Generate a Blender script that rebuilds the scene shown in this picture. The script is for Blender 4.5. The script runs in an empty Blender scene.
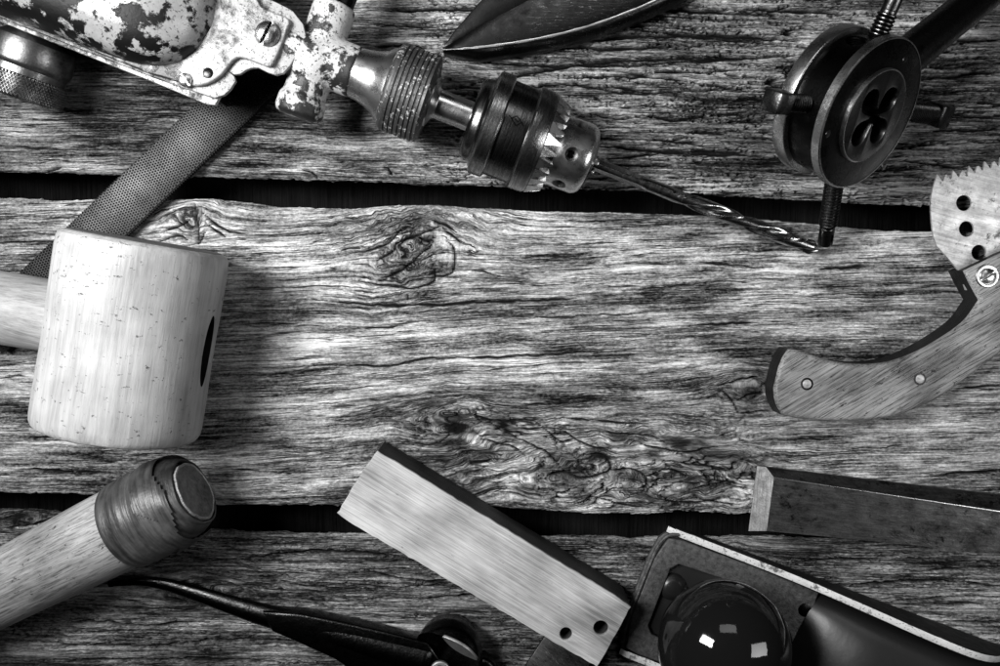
import bpy, bmesh, math, random
import numpy as np
from mathutils import Vector, Matrix

random.seed(7)
R = math.radians
sc = bpy.context.scene
col = sc.collection
S = 0.00042          # metres per unit; one unit is one photo pixel at board height
F = 850.0            # focal length in those units

# ------------------------------------------------------------------ camera
TILT = -math.atan(0.0565)
CR = Matrix.Rotation(TILT, 3, 'X')
CP = CR @ Vector((0, 0, F))
cam = bpy.data.objects.new('camera', bpy.data.cameras.new('camera'))
col.objects.link(cam)
cam.location = CP * S
cam.rotation_euler = (TILT, 0, 0)
cam.data.sensor_width = 36
cam.data.lens = 36 * F / 1000
cam.data.clip_start = 0.01
cam.data.clip_end = 20
sc.camera = cam

# ------------------------------------------------------------------ world, lamps, exposure
w = bpy.data.worlds.new('World'); sc.world = w; w.use_nodes = True
bg = w.node_tree.nodes['Background']
bg.inputs[0].default_value = (1, 1, 1, 1); bg.inputs[1].default_value = 0.001

def area(name, loc, target, power, sx, sy, spread=180):
    l = bpy.data.lights.new(name, 'AREA'); l.shape = 'RECTANGLE'; l.size = sx; l.size_y = sy; l.energy = power; l.spread = R(spread)
    o = bpy.data.objects.new(name, l); col.objects.link(o); o.location = loc
    o.rotation_euler = (Vector(target) - Vector(loc)).to_track_quat('-Z', 'Y').to_euler()
    return o
area('softbox_key', (-0.32, 0.13, 0.46), (0.02, 0.02, 0), 2.1, 0.16, 0.24, 80)
area('softbox_side', (0.40, -0.05, 0.32), (0.12, 0.02, 0), 0.36, 0.14, 0.22, 100)
area('softbox_back', (0.06, 0.46, 0.55), (0.02, 0.05, 0), 0.30, 0.36, 0.18, 120)
vs = sc.view_settings
vs.view_transform = 'Standard'; vs.look = 'None'; vs.exposure = 0; vs.gamma = 1; vs.use_curve_mapping = False
sc.render.engine = 'CYCLES'

# ------------------------------------------------------------------ helpers: positions
def W(px, py, z=0.0):
    """photo pixel + height above the boards -> position (units)"""
    d = CR @ Vector(((px - 500) / F, (333 - py) / F, -1))
    return CP + d * ((z - CP.z) / d.z)

# ------------------------------------------------------------------ helpers: materials (all greys)
class Mat:
    def __init__(s, name, rough=0.5, metal=0.0, spec=0.5):
        s.m = bpy.data.materials.new(name); s.m.use_nodes = True
        s.t = s.m.node_tree; s.b = s.t.nodes['Principled BSDF']
        s.set('Roughness', rough); s.set('Metallic', metal); s.set('Specular IOR Level', spec)
        s._co = None
    def put(s, sock, v):
        if isinstance(v, bpy.types.NodeSocket): s.t.links.new(v, sock)
        elif sock.type == 'RGBA' and not hasattr(v, '__len__'): sock.default_value = (v, v, v, 1)
        else: sock.default_value = v
    def set(s, name, v): s.put(s.b.inputs[name], v)
    def co(s, scale=(1, 1, 1), rot=(0, 0, 0)):
        if s._co is None: s._co = s.t.nodes.new('ShaderNodeTexCoord').outputs['Object']
        v = s._co
        if rot != (0, 0, 0):
            m = s.t.nodes.new('ShaderNodeMapping'); s.put(m.inputs[0], v); m.inputs[2].default_value = [R(a) for a in rot]; v = m.outputs[0]
        m = s.t.nodes.new('ShaderNodeMapping'); s.put(m.inputs[0], v); m.inputs[3].default_value = [a / S for a in scale]
        return m.outputs[0]
    def scl(s, v, scale):
        m = s.t.nodes.new('ShaderNodeMapping'); s.put(m.inputs[0], v); m.inputs[3].default_value = scale
        return m.outputs[0]
    def attr(s, name, out='Fac'):
        a = s.t.nodes.new('ShaderNodeAttribute'); a.attribute_name = name; return a.outputs[out]
    def noise(s, v, scale=1.0, detail=4, rough=0.55, dist=0.0):
        n = s.t.nodes.new('ShaderNodeTexNoise'); s.put(n.inputs['Vector'], v)
        n.inputs['Scale'].default_value = scale; n.inputs['Detail'].default_value = detail
        n.inputs['Roughness'].default_value = rough; n.inputs['Distortion'].default_value = dist
        return n.outputs[0]
    def voro(s, v, scale=1.0, feature='F1', rnd=1.0):
        n = s.t.nodes.new('ShaderNodeTexVoronoi'); n.feature = feature; s.put(n.inputs['Vector'], v)
        n.inputs['Scale'].default_value = scale; n.inputs['Randomness'].default_value = rnd
        return n.outputs['Distance']
    def math(s, op, a, b=0.0, c=0.0):
        n = s.t.nodes.new('ShaderNodeMath'); n.operation = op
        s.put(n.inputs[0], a); s.put(n.inputs[1], b); s.put(n.inputs[2], c); return n.outputs[0]
    def mul(s, a, b): return s.math('MULTIPLY', a, b)
    def add(s, a, b): return s.math('ADD', a, b)
    def rng(s, v, a, b, c=0.0, d=1.0, smooth=False):
        n = s.t.nodes.new('ShaderNodeMapRange'); n.clamp = True
        if smooth: n.interpolation_type = 'SMOOTHSTEP'
        for i, x in enumerate((v, a, b, c, d)): s.put(n.inputs[i], x)
        return n.outputs[0]
    def mix(s, f, a, b):
        n = s.t.nodes.new('ShaderNodeMix'); n.data_type = 'FLOAT'
        s.put(n.inputs[0], f); s.put(n.inputs[2], a); s.put(n.inputs[3], b); return n.outputs[0]
    def bump(s, h, dist, strength=1.0, normal=None):
        n = s.t.nodes.new('ShaderNodeBump'); s.put(n.inputs['Height'], h)
        n.inputs['Distance'].default_value = dist * S; n.inputs['Strength'].default_value = strength
        if normal: s.put(n.inputs['Normal'], normal)
        s.put(s.b.inputs['Normal'], n.outputs[0]); return n.outputs[0]
    def sep(s, v):
        n = s.t.nodes.new('ShaderNodeSeparateXYZ'); s.put(n.inputs[0], v); return n.outputs

def mat_planks(name, lo=0.004, hi=0.60):
    m = Mat(name, 0.82, 0, 0.06)
    g = m.attr('grain', 'Vector')
    broad = m.noise(m.scl(g, (.006, .030, 1)), 1, 4, .6)
    streak = m.noise(m.scl(g, (.007, .26, 1)), 1, 7, .66, .15)
    fine = m.noise(m.scl(g, (.024, .95, 1)), 1, 5, .7, .1)
    fibre = m.noise(m.scl(g, (.14, .62, 1)), 1, 4, .7)
    hair = m.noise(m.scl(g, (.0055, .19, 2)), 1, 6, .55, .15)
    ridge = m.math('ABSOLUTE', m.add(hair, -.5))
    gate = m.rng(m.noise(m.scl(g, (.009, .05, 5)), 1, 3), .36, .50)
    crackline = m.mul(m.rng(ridge, .003, .013, 1, 0), gate)
    dash = m.noise(m.scl(g, (.040, .70, 7)), 1, 5, .72, .3)
    patch = m.noise(m.scl(g, (.018, .075, 9)), 1, 5, .6, .4)
    worn = m.rng(m.noise(m.scl(g, (.010, .055, 4)), 1, 4, .6, .3), .38, .60)
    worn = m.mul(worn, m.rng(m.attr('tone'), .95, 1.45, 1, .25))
    dk = m.mul(m.rng(dash, .39, .46, 1, 0), m.rng(worn, 0, 1, .25, 1))
    grit = m.noise(m.scl(g, (.30, .50, 3)), 1, 3, .75)
    hair2 = m.math('ABSOLUTE', m.add(m.noise(m.scl(g, (.008, .40, 6)), 1, 5, .55, .12), -.5))
    crackline = m.math('MAXIMUM', crackline, m.mul(m.rng(hair2, .003, .013, .95, 0), m.rng(worn, .30, .75)))
    amp = m.rng(worn, 0, 1, .45, 1.2)
    fineamp = m.mul(m.add(m.add(m.mul(fine, .40), m.mul(fibre, .34)), -.37), amp)
    v = m.add(m.add(m.mul(streak, .42), m.add(fineamp, .37)), m.add(m.mul(broad, .50), m.mul(patch, .30)))
    v = m.rng(m.add(v, m.mul(m.add(grit, -.5), .26)), .835, 1.125, 0, 1)
    v = m.math('POWER', v, 1.55)
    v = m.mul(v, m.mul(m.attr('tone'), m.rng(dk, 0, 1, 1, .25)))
    alb = m.mix(v, lo, hi)
    dirt = m.math('MAXIMUM', m.attr('dirt'), m.mul(crackline, .95))
    alb = m.mix(dirt, alb, 0.006)
    m.set('Base Color', alb)
    h = m.add(m.add(m.mul(streak, .9), m.mul(m.mul(fine, amp), .9)), m.add(m.add(m.mul(fibre, .5), m.mul(grit, .25)), m.add(m.mul(crackline, -.7), m.mul(dk, -.25))))
    m.bump(h, 3.6, 1.0)
    return m.m

def mat_wood(name, lo, hi, rough=0.5, axis=(.02, .35, .35), rot=(0, 0, 0), speck=0.0, bump=.8, lohi=(.35, .65), blot=.5, coat=0, spec=.3, dark=0.0, spk=.66):
    m = Mat(name, rough, 0, spec)
    c = m.co(axis, rot)
    st = m.noise(c, 1, 6, .65, .2)
    fi = m.noise(m.scl(c, (2.2, 2.6, 2.6)), 1, 4, .7)
    b = m.noise(m.co((.014, .018, .018)), 1, 3, .5)
    v = m.add(m.add(m.mul(st, .45), m.mul(fi, .3)), m.mul(b, blot))
    mid = .375 + blot * .5
    v = m.rng(v, mid - .17, mid + .17)
    alb = m.mix(v, lo, hi)
    if dark:
        dn = m.noise(m.scl(c, (1.6, 2.2, 2.2)), 1, 5, .7, .2)
        dk = m.rng(dn, .40, .47, dark, 0); alb = m.mul(alb, m.math('SUBTRACT', 1, dk)); fi = m.add(fi, m.mul(dk, -.4))
    if speck:
        sp = m.noise(m.co((.09, .22, .22), rot), 1, 5, .75)
        k = m.rng(sp, spk, spk + .06, 0, speck)
        alb = m.mix(k, alb, lo * .25)
        h = m.add(m.mul(st, .5), m.add(m.mul(fi, .4), m.mul(k, -.8)))
    else: h = m.add(m.mul(st, .6), m.mul(fi, .5))
    m.set('Base Color', alb); m.set('Roughness', m.rng(fi, .3, .7, rough - .1, rough + .12))
    if coat: m.set('Coat Weight', coat); m.set('Coat Roughness', .15)
    m.bump(h, bump, .8)
    return m.m

def mat_metal(name, lo, hi, rough=.35, scale=(.08, .08, .08), rot=(0, 0, 0), brush=None, stain=.5, bump=.35, metal=1.0, scr=0.0, spots=0.0):
    m = Mat(name, rough, metal, .5)
    a = m.noise(m.co(scale, rot), 1, 6, .62)
    f = m.noise(m.co((.55, .55, .55)), 1, 3, .7)
    v = m.add(m.mul(a, .75), m.mul(f, .25))
    v = m.rng(v, .5 - .16, .5 + .16)
    alb = m.mix(v, lo, hi)
    h = m.add(m.mul(a, .6), m.mul(f, .5))
    if brush:
        b = m.noise(m.co(brush, rot), 1, 4, .7)
        h = m.add(h, m.mul(b, .9)); alb = m.mul(alb, m.rng(b, .3, .7, .65, 1.25))
    if spots:
        sp_ = m.add(m.mul(m.noise(m.co((.16, .16, .16)), 1, 4, .7), .65), m.mul(m.noise(m.co((.03, .03, .03)), 1, 3), .35))
        alb = m.mul(alb, m.rng(sp_, .56, .64, 1, 1 - spots))
    if scr:
        s1 = m.math('ABSOLUTE', m.add(m.noise(m.co((.03, .35, .2), (0, 0, rot[2] + 24)), 1, 2, .5), -.5))
        k = m.mul(m.rng(s1, .0, .006, scr, 0), m.rng(m.noise(m.co((.02, .02, .02)), 1, 2), .45, .6))
        alb = m.add(alb, k)
    m.set('Base Color', alb)
    m.set('Roughness', m.rng(v, 0, 1, min(1, rough + .22 * stain), max(.05, rough - .12 * stain)))
    m.bump(h, bump, .8)
    return m.m

def mat_chipped(name, paint, metal_lo, metal_hi, scale, cover, rough=.32, edge=.04, speck=0.0, wear=None, relief=1.3):
    m = Mat(name, rough, 0, .5)
    c = m.co((scale,) * 3)
    n = m.noise(c, 1, 8, .62, .15)
    big = m.noise(m.co((scale * .33,) * 3), 1, 3, .5)
    v = m.add(m.mul(n, .62), m.mul(big, .38))
    if wear:      # (axis, from, to, amount): more paint lost towards 'to'
        sx_ = m.sep(m.co())
        for ax, a0_, a1_, am in wear: v = m.add(v, m.rng(sx_[ax], a0_, a1_, 0, am, True))
    k = m.rng(v, cover, cover + edge, 1, 0)                  # 1 = paint
    if speck:
        s2 = m.noise(m.co((scale * 5,) * 3), 1, 4, .7)
        k = m.mul(k, m.rng(s2, .60, .63, 1, 1 - speck))
    g = m.noise(m.co((.25, .25, .25)), 1, 5, .7)
    scuff = m.noise(m.co((.03, .05, .05)), 1, 5, .6)
    pc = m.mul(m.rng(g, .3, .7, .88, 1.08), m.mul(m.rng(scuff, .3, .7, .8, 1.05), paint))
    mc = m.mix(g, metal_lo, metal_hi)
    m.set('Base Color', m.mix(k, mc, pc))
    m.set('Metallic', m.mul(m.math('SUBTRACT', 1, k), .75))
    m.set('Roughness', m.mix(k, .5, m.rng(scuff, .3, .7, rough - .08, rough + .1)))
    m.bump(m.add(m.mul(k, 1.0), m.mul(g, .35)), relief, .9)
    return m.m

# ------------------------------------------------------------------ helpers: meshes
def thing(name, label, cat, loc=None, ex=None, group=None, up=Vector((0, 0, 1))):
    o = bpy.data.objects.new(name, None); col.objects.link(o); o.empty_display_size = .01
    M = Matrix.Identity(4)
    if ex is not None:
        ex = Vector(ex).normalized(); ez = (up - ex * up.dot(ex)).normalized(); ey = ez.cross(ex)
        M = Matrix((ex, ey, ez)).transposed().to_4x4()
    M.translation = (loc if loc is not None else Vector((0, 0, 0))) * S
    o.matrix_world = M; MW[o.name] = M
    o['label'] = label; o['category'] = cat
    if group: o['group'] = group
    return o
MW = {}
def link(name, bm, mat, parent, sharp=35, smooth=True, label=None):
    """bm is in units, world axes"""
    bmesh.ops.remove_doubles(bm, verts=bm.verts, dist=1e-4)
    bmesh.ops.recalc_face_normals(bm, faces=bm.faces)
    M = Matrix.Scale(S, 4)
    root = parent
    if parent is not None: M = MW[parent.name].inverted() @ M
    bmesh.ops.transform(bm, matrix=M, verts=bm.verts)
    me = bpy.data.meshes.new(name); bm.to_mesh(me); bm.free()
    if smooth:
        me.shade_smooth()
        if sharp < 180: me.set_sharp_from_angle(angle=R(sharp))
    me.materials.append(mat)
    o = bpy.data.objects.new(name, me); col.objects.link(o)
    if parent is not None:
        o.parent = parent; MW[o.name] = MW[parent.name]
    if label: o['label'] = label
    return o

def frame(a, up=Vector((0, 0, 1))):
    a = Vector(a).normalized()
    if abs(a.dot(up)) > .98: up = Vector((1, 0, 0))
    u = (up - a * up.dot(a)).normalized(); v = a.cross(u)
    return a, u, v

def bm_lathe(A, axis, prof, n=48, bm=None, sy=1.0, up=Vector((0, 0, 1)), wob=None):
    """prof: (t, r) along axis from A; sy squeezes across; wob(theta, t) scales r"""
    bm = bm or bmesh.new(); a, u, v = frame(axis, up); A = Vector(A)
    rings = []
    for t, r in prof:
        if r < 1e-6: rings.append([bm.verts.new(A + a * t)])
        else:
            rr = []
            for i in range(n):
                th = 2 * math.pi * i / n; k = wob(th, t) if wob else 1
                rr.append(bm.verts.new(A + a * t + (u * math.cos(th) + v * math.sin(th) * sy) * r * k))
            rings.append(rr)
    for p, q in zip(rings, rings[1:]):
        if len(p) == 1 and len(q) == 1: continue
        for i in range(n):
            j = (i + 1) % n
            if len(p) == 1: bm.faces.new((p[0], q[i], q[j]))
            elif len(q) == 1: bm.faces.new((p[i], q[0], p[j]))
            else: bm.faces.new((p[i], q[i], q[j], p[j]))
    return bm

def rcyl(t0, t1, r, b=1.5, k=3):
    """profile of a capped cylinder with rounded rims"""
    p = [(t0, 0), (t0, r - b)]
    for i in range(1, k + 1):
        q = math.pi / 2 * i / k; p.append((t0 + b - b * math.cos(q), r - b + b * math.sin(q)))
    for i in range(0, k):
        q = math.pi / 2 * i / k; p.append((t1 - b + b * math.sin(q), r - b + b * math.cos(q)))
    return p + [(t1, r - b), (t1, 0)]

def thread(t0, t1, r, pitch, depth):
    p = [(t0, 0), (t0, r - depth)]; t = t0
    while t + pitch <= t1:
        p += [(t + pitch * .3, r), (t + pitch * .55, r), (t + pitch * .9, r - depth)]; t += pitch
    return p + [(t1, r - depth), (t1, 0)]

def bm_plate(pts, z0, z1, bevel=.8, holes=(), bm=None, res=1):
    """flat outline (x,y units) extruded z0..z1, real holes, rounded rims"""
    cu = bpy.data.curves.new('tmp', 'CURVE'); cu.dimensions = '2D'; cu.fill_mode = 'BOTH'
    for loop in [pts] + list(holes):
        sp = cu.splines.new('POLY'); sp.points.add(len(loop) - 1); sp.use_cyclic_u = True
        for p, q in zip(sp.points, loop): p.co = (q[0], q[1], 0, 1)
    cu.extrude = (z1 - z0) / 2 - bevel; cu.bevel_depth = bevel; cu.bevel_resolution = res; cu.offset = -bevel
    o = bpy.data.objects.new('tmp', cu); col.objects.link(o)
    dg = bpy.context.evaluated_depsgraph_get(); me = o.evaluated_get(dg).to_mesh()
    b2 = bmesh.new(); b2.from_mesh(me); o.evaluated_get(dg).to_mesh_clear()
    bmesh.ops.translate(b2, vec=(0, 0, (z0 + z1) / 2), verts=b2.verts)
    bpy.data.objects.remove(o); bpy.data.curves.remove(cu)
    bmesh.ops.remove_doubles(b2, verts=b2.verts, dist=1e-4)
    return b2

def circ(x, y, r, n=28): return [(x + r * math.cos(2 * math.pi * i / n), y + r * math.sin(2 * math.pi * i / n)) for i in range(n)]

def outline(pix, z): return [tuple(W(x, y, z).xy) for x, y in pix]

def spline(pts, n=6, closed=False):
    """Catmull-Rom through pts (tuples)"""
    out = []; N = len(pts); rng_ = range(N if closed else N - 1)
    P = [Vector(p) for p in pts]
    for i in rng_:
        p1, p2 = P[i], P[(i + 1) % N]
        p0 = P[(i - 1) % N] if closed or i > 0 else p1 * 2 - p2
        p3 = P[(i + 2) % N] if closed or i + 2 < N else p2 * 2 - p1
        for k in range(n):
            t = k / n
            out.append(tuple(.5 * ((2 * p1) + (p2 - p0) * t + (2 * p0 - 5 * p1 + 4 * p2 - p3) * t * t + (3 * p1 - p0 - 3 * p2 + p3) * t ** 3)))
    if not closed: out.append(tuple(P[-1]))
    return out

def bm_box(c, ax, ay, az, hx, hy, hz, bevel=0, seg=2, bm=None):
    b = bmesh.new(); vs = []
    c, ax, ay, az = Vector(c), Vector(ax), Vector(ay), Vector(az)
    for i in (-1, 1):
        for j in (-1, 1):
            for k in (-1, 1): vs.append(b.verts.new(c + ax * hx * i + ay * hy * j + az * hz * k))
    for f in ((0, 1, 3, 2), (4, 6, 7, 5), (0, 4, 5, 1), (2, 3, 7, 6), (0, 2, 6, 4), (1, 5, 7, 3)): b.faces.new([vs[i] for i in f])
    bmesh.ops.recalc_face_normals(b, faces=b.faces)
    if bevel: bmesh.ops.bevel(b, geom=b.edges[:], offset=bevel, segments=seg, affect='EDGES', profile=.5)
    return b

def bm_join(bms):
    out = bms[0]
    for b in bms[1:]:
        me = bpy.data.meshes.new('tmp'); b.to_mesh(me); b.free(); out.from_mesh(me); bpy.data.meshes.remove(me)
    return out

def bm_remesh(bm, voxel, smooth=4):
    """fuse overlapping shapes into one continuous casting"""
    me = bpy.data.meshes.new('tmp'); bmesh.ops.recalc_face_normals(bm, faces=bm.faces); bm.to_mesh(me); bm.free()
    o = bpy.data.objects.new('tmp', me); col.objects.link(o)
    r = o.modifiers.new('r', 'REMESH'); r.mode = 'VOXEL'; r.voxel_size = voxel
    s = o.modifiers.new('s', 'SMOOTH'); s.iterations = smooth; s.factor = .5
    dg = bpy.context.evaluated_depsgraph_get(); ev = o.evaluated_get(dg); m2 = ev.to_mesh()
    b = bmesh.new(); b.from_mesh(m2); ev.to_mesh_clear(); bpy.data.objects.remove(o); bpy.data.meshes.remove(me)
    return b

def bm_boolean(bm, cutter):
    ms = []
    for b in (bm, cutter):
        bmesh.ops.recalc_face_normals(b, faces=b.faces)
        me = bpy.data.meshes.new('tmp'); b.to_mesh(me); b.free(); ms.append(me)
    o = bpy.data.objects.new('tmp', ms[0]); c = bpy.data.objects.new('tmpc', ms[1]); col.objects.link(o); col.objects.link(c)
    md = o.modifiers.new('b', 'BOOLEAN'); md.operation = 'DIFFERENCE'; md.solver = 'EXACT'; md.object = c
    dg = bpy.context.evaluated_depsgraph_get(); ev = o.evaluated_get(dg); m2 = ev.to_mesh()
    b = bmesh.new(); b.from_mesh(m2); ev.to_mesh_clear()
    bpy.data.objects.remove(o); bpy.data.objects.remove(c)
    for me in ms: bpy.data.meshes.remove(me)
    return b

def bm_tube(path, radii, n=16, bm=None, flat=1.0):
    """tube through 3D points; radii per point; flat squeezes the height"""
    bm = bm or bmesh.new(); P = [Vector(p) for p in path]; rings = []
    for i, p in enumerate(P):
        d = (P[min(i + 1, len(P) - 1)] - P[max(i - 1, 0)]).normalized()
        a, u, v = frame(d); r = radii[i]
        rings.append([bm.verts.new(p + u * math.sin(2 * math.pi * k / n) * r * flat + v * math.cos(2 * math.pi * k / n) * r) for k in range(n)])
    for p, q in zip(rings, rings[1:]):
        for i in range(n): bm.faces.new((p[i], q[i], q[(i + 1) % n], p[(i + 1) % n]))
    bm.faces.new(rings[0]); bm.faces.new(rings[-1])
    return bm

# ================================================================== THE BOARDS
_rs = np.random.RandomState(3)
_T = _rs.rand(512, 512)
def vn(x, y, seed=0):
    """smooth value noise 0..1"""
    x = x + seed * 37.31; y = y + seed * 91.77
    xi = np.floor(x).astype(np.int64); yi = np.floor(y).astype(np.int64)
    fx = x - xi; fy = y - yi; fx = fx * fx * (3 - 2 * fx); fy = fy * fy * (3 - 2 * fy)
    a = _T[xi & 511, yi & 511]; b = _T[(xi + 1) & 511, yi & 511]; c = _T[xi & 511, (yi + 1) & 511]; d = _T[(xi + 1) & 511, (yi + 1) & 511]
    return (a * (1 - fx) + b * fx) * (1 - fy) + (c * (1 - fx) + d * fx) * fy
def fbm(x, y, seed=0, o=4, g=.55):
    s = 0; a = 1; n = 0
    for i in range(o):
        s = s + a * vn(x * 2 ** i, y * 2 ** i, seed + i * 5); n += a; a *= g
    return s / n
def smooth(a, b, x):
    t = np.clip((x - a) / (b - a), 0, 1); return t * t * (3 - 2 * t)
def lens(x, y, cx, cy, a, b): return np.exp(-(((x - cx) / a) ** 2 + ((y - cy) / b) ** 2))

E1B = [(-90, 169), (0, 171), (105, 174), (210, 176), (280, 179), (350, 181), (405, 183), (492, 186), (615, 190), (670, 191), (775, 198), (880, 204), (929, 205), (1090, 209)]
E2T = [(-90, 194), (0, 197), (52, 200), (87, 199), (210, 198.5), (245, 202), (280, 206.5), (350, 208.5), (387, 205.5), (440, 204.5), (468, 207), (545, 211), (615, 212.5), (705, 215), (775, 219.5), (834, 226), (880, 230), (929, 231), (1090, 234)]
E2B = [(-90, 492), (0, 494), (70, 495), (224, 507), (332, 507), (495, 508.5), (585, 514.5), (651, 515.5), (669, 513), (690, 513), (720, 515.5), (750, 515), (1000, 521), (1090, 523)]
E3T = [(-90, 506), (0, 511), (35, 511), (220, 532), (297, 535), (332, 535), (543, 537), (615, 538.5), (630, 541), (648, 538.5), (720, 537.6), (765, 537.6), (1000, 546), (1090, 549)]

KNOTS = [[], [(412, 248, 46, 26), (190, 222, 24, 20), (748, 392, 30, 15), (470, 418, 34, 14), (592, 470, 34, 18), (648, 486, 30, 16), (690, 480, 24, 12)],
         [(735, 548, 7, 5), (205, 592, 50, 11), (30, 520, 24, 9)]]
# open checks in the boards, (polyline, half width, depth)
CR1 = [[(438, 58), (560, 66), (700, 60), (830, 52)], [(452, 28), (520, 26), (600, 22), (705, 36), (800, 44)], [(470, 84), (600, 62), (690, 58), (765, 56)],
       [(455, 100), (560, 84), (640, 92), (780, 86)], [(560, 78), (650, 76), (760, 92)], [(380, 10), (470, 8), (560, 10)], [(375, 24), (440, 27)], [(372, 44), (430, 46)],
       [(600, 146), (680, 152), (770, 156)], [(600, 160), (700, 150), (780, 160)], [(655, 117), (678, 120), (690, 117), (715, 117)], [(590, 112), (620, 118), (640, 116)],
       [(690, 131), (730, 133)], [(930, 40), (1010, 38)], [(910, 80), (1010, 70)], [(925, 132), (1010, 128)], [(560, 40), (700, 34), (800, 40)], [(480, 116), (560, 108)],
       [(745, 8), (860, 14)], [(640, 6), (760, 14), (790, 22)], [(680, 100), (790, 98)], [(540, 45), (630, 48), (680, 44)], [(640, 72), (740, 70)], [(900, 160), (960, 168)],
       [(300, 168), (312, 172), (318, 180)], [(386, 164), (392, 176)], [(40, 172), (60, 166)]]
CR2 = [[(312, 299), (373, 304), (431, 305), (560, 299)], [(344, 329.5), (402, 326)], [(312, 364), (380, 367), (423, 360), (488, 358), (560, 354), (615, 349)],
       [(529, 318), (649, 313)], [(500, 302.6), (577, 298)], [(524, 406), (572, 404.5)],
       [(340, 250), (361, 248)], [(350, 254), (373, 249), (390, 240), (401, 228), (411, 226), (416, 231)], [(375, 261), (393, 250), (396, 242), (416, 235), (426, 231), (439, 226)],
       [(378, 281), (403, 268), (419, 254), (429, 246), (436, 233)], [(418, 236), (426, 240), (432, 238)], [(418, 240), (426, 244), (434, 234)],
       [(358, 276), (361, 282), (390, 286), (404, 287), (414, 287.5), (429, 284), (435, 278), (433, 266), (429, 256)],
       [(430, 219), (442, 224), (456, 232)], [(446, 231), (462, 243)], [(434, 278), (452, 271), (454, 250), (446, 240)], [(407, 300), (408, 294)], [(470, 268), (500, 276)],
       [(192, 200), (196, 222), (198, 244)], [(160, 232), (178, 226), (190, 218)], [(150, 244), (176, 236), (186, 240)], [(200, 212), (222, 228), (246, 234)], [(204, 222), (226, 238)], [(196, 244), (204, 232)],
       [(716, 387), (728, 384), (745, 380)], [(718, 390), (730, 398), (740, 415)], [(738, 402), (752, 394), (766, 392)], [(744, 414), (770, 410)], [(730, 384), (760, 376)],
       [(0, 436), (120, 440), (240, 436)], [(230, 470), (300, 474)], [(20, 470), (110, 474)], [(640, 290), (700, 284)], [(690, 326), (760, 322)], [(820, 270), (870, 266)], [(700, 262), (776, 268)],
       [(470, 414), (500, 422), (530, 420), (548, 432)], [(520, 440), (545, 452), (562, 470)], [(560, 430), (590, 446), (612, 450)], [(562, 470), (585, 480), (610, 470), (604, 456), (584, 454)],
       [(610, 470), (632, 470), (646, 478), (644, 492), (630, 496)], [(646, 478), (668, 470), (690, 478)], [(600, 498), (624, 506), (650, 508)], [(640, 444), (680, 452), (720, 448)],
       [(600, 432), (650, 436), (668, 444)], [(660, 460), (700, 466), (735, 470)], [(690, 490), (720, 484), (745, 490)], [(548, 432), (560, 442), (574, 440)], [(655, 500), (690, 504), (730, 498)],
       [(480, 440), (510, 446), (526, 458)], [(560, 418), (610, 422), (650, 424)], [(700, 500), (742, 506)], [(930, 476), (1010, 470)], [(880, 450), (905, 446)], [(960, 388), (1010, 386)]]
CR3 = [[(230, 560), (330, 552), (420, 560)], [(640, 560), (660, 562)], [(360, 570), (420, 582), (480, 578)], [(420, 600), (520, 592)], [(300, 582), (400, 588), (450, 584)],
       [(0, 640), (120, 648), (240, 640), (330, 646)], [(30, 662), (200, 660), (300, 664)], [(60, 620), (140, 626), (210, 622)], [(170, 600), (205, 606), (250, 600)], [(165, 586), (200, 580), (240, 588), (236, 596)],
       [(790, 562), (880, 560)], [(842, 586), (930, 582), (1010, 588)], [(886, 602), (970, 598), (1010, 600)], [(945, 622), (1010, 624)], [(900, 572), (1010, 568)], [(470, 612), (540, 616)], [(640, 575), (655, 573)],
       [(490, 632), (520, 630)], [(540, 555), (600, 548)], [(0, 530), (40, 524), (60, 516)]]

def crack_field(X, Y, cracks, seed, wmul=1.0):
    out = np.zeros_like(X); rs = np.random.RandomState(seed)
    for pl in cracks:
        pts = spline(pl, 5) if len(pl) > 2 else [tuple(np.array(pl[0]) + (np.array(pl[1]) - np.array(pl[0])) * t) for t in np.linspace(0, 1, 6)]
        L = sum(math.dist(a, b) for a, b in zip(pts, pts[1:])); wmax = wmul * (1.0 + .9 * rs.rand()) * min(1.25, .75 + L / 300); s = 0
        for a, b in zip(pts, pts[1:]):
            l = math.dist(a, b)
            if l < 1e-6: continue
            msk = (X > min(a[0], b[0]) - 8) & (X < max(a[0], b[0]) + 8) & (Y > min(a[1], b[1]) - 8) & (Y < max(a[1], b[1]) + 8)
            if msk.any():
                x = X[msk]; y = Y[msk]
                y = y + 2.4 * (vn(x / 17., y / 30., seed) - .5) + 1.5 * (vn(x / 5., y / 9., seed + 3) - .5)
                dx, dy = b[0] - a[0], b[1] - a[1]
                t = np.clip(((x - a[0]) * dx + (y - a[1]) * dy) / (l * l), 0, 1)
                d = np.hypot(x - a[0] - t * dx, y - a[1] - t * dy)
                p = (s + t * l) / L
                wd = wmax * np.clip(np.minimum(p, 1 - p) * 5, .15, 1) * (.45 + .9 * vn(x / 14., y / 14., seed + 7))
                out[msk] = np.maximum(out[msk], smooth(1.15, .35, d / (wd + .25)))
            s += l
    return out

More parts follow.
